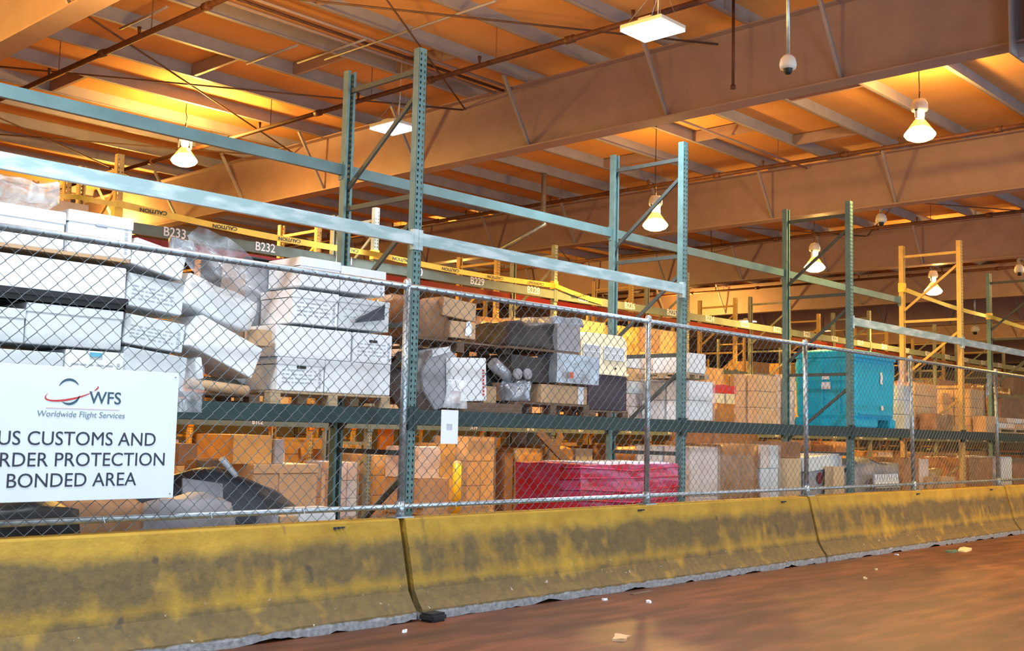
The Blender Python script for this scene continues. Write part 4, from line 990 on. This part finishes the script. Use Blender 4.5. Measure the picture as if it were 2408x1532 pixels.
bulk(2218, 2246, 1122, 1165, 8.22, .3, KRAFT, 'tan carton leaning at the foot of the fourth rack frame', z0=.02, seed=45, amp=.01, name='cardboard_box', cat='box')
bulk(2278, 2335, 1078, 1160, 8.5, .9, BROWNW, 'large brown carton load right of the fourth front post', z0=.02, seed=46, amp=.02)
bulk(2354, 2380, 1075, 1150, 8.5, .9, WHITEBOX2, 'pale lilac carton right of the last visible fence post', z0=.02, seed=47, amp=.01)
bulk(2382, 2430, 1078, 1150, 8.6, .9, KRAFTD, 'brown cartons at the right edge on the floor', z0=.02, seed=48, amp=.02)

# ------------------------------------------------------------------ cargo on and around the racks behind
Y2 = 14.66
cr = thing('plywood_crate', 'large pale plywood crate across the aisle, left of the dark rear posts', 'crate', ((at(593,1145,13.2).x+at(745,1145,13.2).x)/2, 13.2, 0))
cwd, cht = at(745,1145,13.2).x-at(593,1145,13.2).x, at(668,1093,13.2).z
part('crate_body', MB().box(-cwd/2, cwd/2, 0, 1.15, .1, cht), PLY, cr, bevel=.01)
part('crate_battens', MB().box(-cwd/2, cwd/2, -.02, 0, cht-.12, cht).box(-cwd/2, cwd/2, -.02, 0, .1, .22).box(-.12, -.06, -.02, 0, .22, cht-.12).box(.62, .68, -.02, 0, .22, cht-.12), PLY, cr)
part('crate_skids', MB().box(-cwd/2, -cwd/2+.12, 0, 1.15, 0, .1).box(cwd/2-.12, cwd/2, 0, 1.15, 0, .1).box(-.06, .06, 0, 1.15, 0, .1), WOOD, cr)
carton(548, 640, 1024, 1091, 13.35, .95, AMBER, 'tall tan carton standing on the plywood crate', z0=cht+.002)
carton(646, 668, 1034, 1091, 13.3, .3, GREYBOX, 'narrow grey carton on the crate right of the tall tan one', z0=cht+.002)
carton(414, 468, 1096, 1146, 13.6, .8, AMBER, 'tan carton with glossy tape right of the sign edge', z0=.55)
carton(418, 464, 1044, 1094, 13.62, .8, KRAFTD, 'brown carton with a white patch beside the sign edge', z0=at(441,1096,13.6).z+.005)
single('pallet_stack', MB().box(-.9, .9, 0, .8, 0, .1).box(-.9, .9, 0, .8, .14, .24).box(-.9, .9, 0, .8, .3, .4).box(-.9, .9, 0, .8, .44, .54).box(-.8, -.7, 0, .8, .1, .44).box(.7, .8, 0, .8, .1, .44).box(-.05, .05, 0, .8, .1, .44), WOOD, 'stack of pallets under the tan carton beside the sign', 'pallets', (at(430,1140,13.6).x-.25, 13.6, 0))
def item(L, R_, T, B, Y, D, m, label, z0, kind='load', nx=2, nz=3, **kw):
    if kind == 'load': return load(L, R_, T, B, Y, D, m, label, z0, nx, nz, seed=int(L), **kw)
    if kind == 'box': return carton(L, R_, T, B, Y, D, m, label, z0=z0, **kw)
    return bulk(L, R_, T, B, Y, D, m, label, z0=z0, seed=int(L) % 97, **kw)
FL = .01; S2 = 1.70
item(793, 864, 1088, 1196, Y2, .9, PINKW, 'pale pink wrapped load across the aisle, left of the near fence post', FL, nx=2, nz=3, ms=[PINKW, WHITEBOX2, PINKW])
item(878, 934, 1072, 1184, Y2, .9, AMBER, 'tan wrapped load across the aisle, just left of the near fence post', FL, nx=2, nz=3)
item(892, 926, 1008, 1066, 15.9, .06, ORBEAM, 'orange board standing behind the tan wrapped load', FL, 'box', name='orange_board')
item(986, 1056, 1126, 1178, 13.42, .9, KRAFT, 'low tan carton below the paper notice', .35, 'box', tape=True)
item(984, 1034, 1052, 1124, 13.45, .8, PINKW, 'pale wrapped carton above the low tan one', at(1020,1126,13.42).z+.005, 'bulk', amp=.02)
item(1036, 1072, 1044, 1090, 14.8, .8, AMBER, 'tan carton half hidden by the paper notice', FL, 'box')
single('pallet_stack', MB().box(-.7, .8, 0, 1.0, 0, .1).box(-.7, .8, 0, 1.0, .22, .33).box(-.65, -.5, 0, 1, .1, .22).box(.0, .1, 0, 1, .1, .22).box(.65, .75, 0, 1, .1, .22), WOOD, 'pallets under the low tan carton below the paper notice', 'pallets', (at(1022,1150,13.9).x, 13.4, 0))
bo = thing('safety_bollard', 'yellow guard post across the aisle right of the paper notice', 'bollard', (at(1074,1150,13.2).x, 13.2, 0))
part('post_tube', MB().tube([(0, 0, .02), (0, 0, 1.05)], .07, 16), mat('bright_yellow_paint', srgb(250,190,20), .4), bo); part('base_plate', MB().box(-.14, .14, -.14, .14, 0, .02), YELTINT, bo); part('dome_cap', MB().lathe([(.07, 0), (.05, .04), (0, .055)], 16, (0, 0, 1.05)), YELTINT, bo)
item(1100, 1164, 1028, 1158, Y2, .93, AMBER, 'tall tan load on a pallet between two dark posts', FL, nx=2, nz=3)
item(1186, 1206, 1066, 1160, 14.7, .9, KRAFTD, 'narrow brown crate left of the red wrapped load', FL, 'box', name='brown_crate')
item(1216, 1290, 1056, 1165, Y2, .93, AMBERW, 'glossy tan film wrapped load behind the red one', FL, 'bulk', amp=.04)
for i, (px_, lb) in enumerate(((1228, 'left white drum above the glossy tan load'), (1254, 'middle white drum above the glossy tan load'), (1276, 'right white drum above the glossy tan load'))):
    p = at(px_, 1050, 16.5); dz = p.z
    single('white_drum', MB().lathe([(0, 0), (.16, 0), (.17, .02), (.17, .3), (.15, .38), (.06, .42), (.06, .46), (0, .46)], 18), WHITEBOX2 if i != 1 else mat('pale_green_drum', srgb(190,214,206), .5), lb, 'drum', (p.x, 16.6, dz), group='white drums behind the red load')
item(1210, 1300, 1050, 1140, 16.35, .8, KRAFTD, 'brown crate carrying the white drums', FL, 'box', name='brown_crate')
for a, b, lb in (((1292,1098), (1352,1022), 'left leaning plank of the brown heap'), ((1345,1100), (1300,1018), 'right leaning plank of the brown heap')):
    yy = 13.95 if 'left' in lb else 13.6; p, q = at(*a, yy), at(*b, yy)
    k_ = (p.z-.03)/(q.z-p.z); p = Vector((p.x-(q.x-p.x)*k_, yy-.35*k_, .03))
    single('wooden_plank', MB().bar((0, 0, 0), (q.x-p.x, .35*(1+k_), q.z-p.z), .16, .05, (0, 1, 0)), WOODD, lb + ' behind the red load', 'plank', p)
item(1296, 1350, 1050, 1150, 14.7, .85, AMBERW, 'amber film wrapped heap between the leaning planks', FL, 'bulk', amp=.08, rnd_=.3)
item(1353, 1393, 1056, 1150, 14.7, .9, GREYBOX, 'grey carton standing just above the red wrapped load', FL, 'box')
item(1446, 1512, 1050, 1150, 14.8, .9, BROWNW, 'brown film wrapped load behind the second fence post', FL, 'bulk', amp=.03)
item(1545, 1603, 1048, 1150, Y2, .93, AMBER, 'tan cartons seen above the red load, left of the front post', FL, nx=2, nz=2)
# upper shelf of the second rack
item(924, 958, 694, 965, Y2, .9, KRAFT, 'tall tan load left of the near fence post on the lettered rack', S2, nx=1, nz=4)
item(1120, 1204, 748, 975, Y2, .93, BROWNW, 'dark brown wrapped load under label B229', S2, 'bulk', amp=.04)
item(1207, 1275, 752, 975, Y2, .93, KRAFT, 'pale tan cartons under label B228', S2, nx=2, nz=4)
item(1282, 1350, 748, 980, Y2, .93, AMBER, 'tan cartons under label B227, left half', S2, nx=2, nz=5)
item(1354, 1420, 756, 980, Y2, .93, AMBER, 'tan cartons under label B227, right half', S2, nx=2, nz=5)
item(1446, 1502, 768, 985, Y2, .93, AMBERW, 'glossy tan wrapped load under label B226', S2, 'bulk', amp=.03)
item(1506, 1600, 776, 985, Y2, .93, KRAFTD, 'brown cartons under label B225', S2, nx=2, nz=4, ms=[KRAFTD, AMBER, KRAFTD])
item(1655, 1700, 866, 1000, Y2, .93, KRAFTD, 'brown cartons seen right of the second front post', S2, nx=2, nz=3, ms=[KRAFTD, GREYBOX, KRAFTD])
item(1752, 1826, 884, 1000, Y2, .93, AMBER, 'tan and brown cartons left of the third rear post', S2, nx=2, nz=3, ms=[AMBER, AMBER, KRAFT])
item(1682, 1772, 908, 926, 10.9, .8, REDWRAP, 'magenta film topped bundle in the third bay', 2.36, 'bulk', amp=.02)
item(1684, 1704, 926, 950, 10.85, .5, WHITEBOX, 'left white carton under the magenta bundle', 2.09, 'box')
item(1708, 1728, 927, 950, 10.85, .5, WHITEBOX, 'right white carton under the magenta bundle', 2.09, 'box')
item(1680, 1782, 952, 1000, 10.8, .9, BROWNW, 'brown wrapped load below the two white cartons', .02, 'bulk', amp=.03)
item(1862, 1935, 900, 1005, Y2, .93, AMBER, 'tan cartons hidden behind the turquoise bin', S2, nx=2, nz=4)
item(2140, 2190, 900, 1010, Y2, .93, BROWNW, 'brown wrapped load behind the ragged hanging bag', S2, 'bulk', amp=.04)
item(2206, 2246, 895, 1010, Y2, .93, GREYBOX, 'grey brown cartons left of the fourth front post', S2, nx=2, nz=4, ms=[GREYBOX, KRAFTD])
item(2278, 2315, 905, 1012, Y2, .93, AMBERW, 'glossy amber load right of the fourth front post', S2, 'bulk', amp=.04)
item(2328, 2376, 912, 1015, Y2, .93, BROWNW, 'brown wrapped load near the right edge on the lettered rack', S2, 'bulk', amp=.04)
item(2384, 2440, 892, 1015, Y2, .93, KRAFTD, 'dark brown cartons at the right edge on the lettered rack', S2, nx=2, nz=4)
# floor level, right part of the second rack
for i, (L, R_, T, m, lb) in enumerate([(1640, 1700, 1040, PINKW, 'pale load across the aisle behind the pink wrapped one'), (1712, 1770, 1036, AMBERW, 'glossy tan load across the aisle behind the brown wrapped one'),
        (1856, 1905, 1036, KRAFTD, 'dark brown load across the aisle behind the third fence post'), (1912, 1960, 1046, BROWNW, 'brown load across the aisle above the foam slab'), (1966, 1998, 1040, AMBER, 'tan cartons across the aisle left of the third front post'),
        (2020, 2062, 1062, AMBER, 'tan cartons across the aisle above the grey tarpaulin'), (2066, 2100, 1064, PINKW, 'pale cartons across the aisle above the vented panel'), (2106, 2136, 1062, KRAFTD, 'brown cartons across the aisle left of the fourth fence post'),
        (2150, 2190, 1070, BROWNW, 'brown load across the aisle right of the fourth fence post'), (2200, 2250, 1066, KRAFTD, 'dark load across the aisle left of the fourth front post'), (2284, 2330, 1062, AMBERW, 'amber load across the aisle right of the fourth front post'), (2350, 2400, 1060, BROWNW, 'brown load across the aisle at the right edge')]):
    item(L, R_, T, 1150, Y2, .93, m, lb, FL, 'bulk' if i % 2 else 'load', nx=2, nz=3)
# loads on the third rack and further back, glimpsed through the gaps
rb_ = random.Random(11)
MS = [AMBER, KRAFT, BROWNW, AMBERW, PINKW, KRAFTD]; MN = {AMBER: 'tan', KRAFT: 'light brown', BROWNW: 'brown film wrapped', AMBERW: 'glossy tan', PINKW: 'pale wrapped', KRAFTD: 'dark brown'}
ordn = ['first', 'second', 'third', 'fourth', 'fifth', 'sixth', 'seventh', 'eighth', 'ninth']
def far_load(x, y, z0, wd, h, d, m, label):
    t = thing('pallet_load', label, 'pallet load', (x, y, z0))
    part('pallet_base', MB().box(-wd/2, wd/2, 0, d, .08, .11).box(-wd/2, wd/2, 0, d, 0, .015).box(-wd/2, -wd/2+.1, 0, d, .015, .08).box(-.05, .05, 0, d, .015, .08).box(wd/2-.1, wd/2, 0, d, .015, .08), WOOD, t)
    nz = max(2, int(h/.4))
    for k in range(nz):
        for i in range(2):
            ch = (h-.11)/nz; part('carton', MB().box(-wd/2+i*wd/2+.006, -wd/2+(i+1)*wd/2-.006, .01, d-.01, .11+k*ch+.003, .11+(k+1)*ch-.003), m, t, bevel=.008)
for rname, xs_, y, d, lvls in (('third rack', R2X[:9], 16.2, 1.0, ((0.01, 1.35), (1.70, 1.3))), ('distant rack', R4X[:8], 22.4, 1.0, ((0.01, 1.35), (1.70, 1.3), (3.36, 1.2))), ('furthest rack', R4X[1:7], 30.1, 1.0, ((0.01, 1.35), (1.70, 1.3), (3.36, 1.1)))):
    for b, xb in enumerate(xs_):
        for li, (z0, hm) in enumerate(lvls):
            for s in range(2):
                if rb_.random() < .12: continue
                m = rb_.choice(MS); side = 'left' if s == 0 else 'right'
                far_load(xb+1.25+s*2.15, y, z0, rb_.uniform(1.2, 1.75), rb_.uniform(.65, 1)*hm, d, m, '%s cartons, %s, %s, %s bay, %s side' % (MN[m], rname, ['floor', 'middle shelf', 'top shelf'][li], ordn[b], side))
# ------------------------------------------------------------------ litter on the floor
lt = at_z(2260, 1298, 0)
single('torn_wrapper', crumpled(-.2, .2, -.06, .06, 0, .035, .03, 7, 51, 9), CREAMP, 'pale torn wrapper lying on the floor at right', 'wrapper', (lt.x+.15, lt.y, 0.0), (0, 0, .2))
single('green_scrap', crumpled(-.12, .1, -.05, .05, 0, .03, .02, 6, 52, 9), mat('green_scrap', srgb(96,118,88), .6), 'small green scrap beside the torn wrapper', 'litter', (lt.x-.22, lt.y+.05, 0.0))
for i, (px_, py_, lb) in enumerate([(2056, 1341, 'upper wood chip on the floor, left of the torn wrapper'), (2030, 1362, 'lower wood chip on the floor, left of the torn wrapper'), (1522, 1418, 'white chip on the floor below the second barrier'), (1418, 1412, 'white chip touching the second barrier foot'), (948, 1487, 'white chip beside the rubber pad'), (2106, 1306, 'pale flake at the third barrier foot')]):
    p = at_z(px_, py_, 0); single('wood_chip', crumpled(-.025, .025, -.014, .014, 0, .018, .012, 3, 60+i, 30), CREAMP if i < 2 else PAPER, lb, 'litter', (p.x, p.y-.02, 0), (0, 0, i*.9))
p = at_z(1460, 1503, 0); single('flattened_wrapper', crumpled(-.13, .12, -.05, .05, 0, .02, .02, 6, 71, 10), KRAFT, 'flattened tan wrapper on the floor at bottom centre', 'wrapper', (p.x, p.y, 0), (0, 0, .5))
p = at_z(1500, 1395, 0); single('cardboard_strip', MB().box(-.18, .18, -.02, .02, 0, .012), WOODD, 'thin grey strip pushed under the second barrier', 'litter', (p.x, p.y-.05, 0), (0, 0, .05))
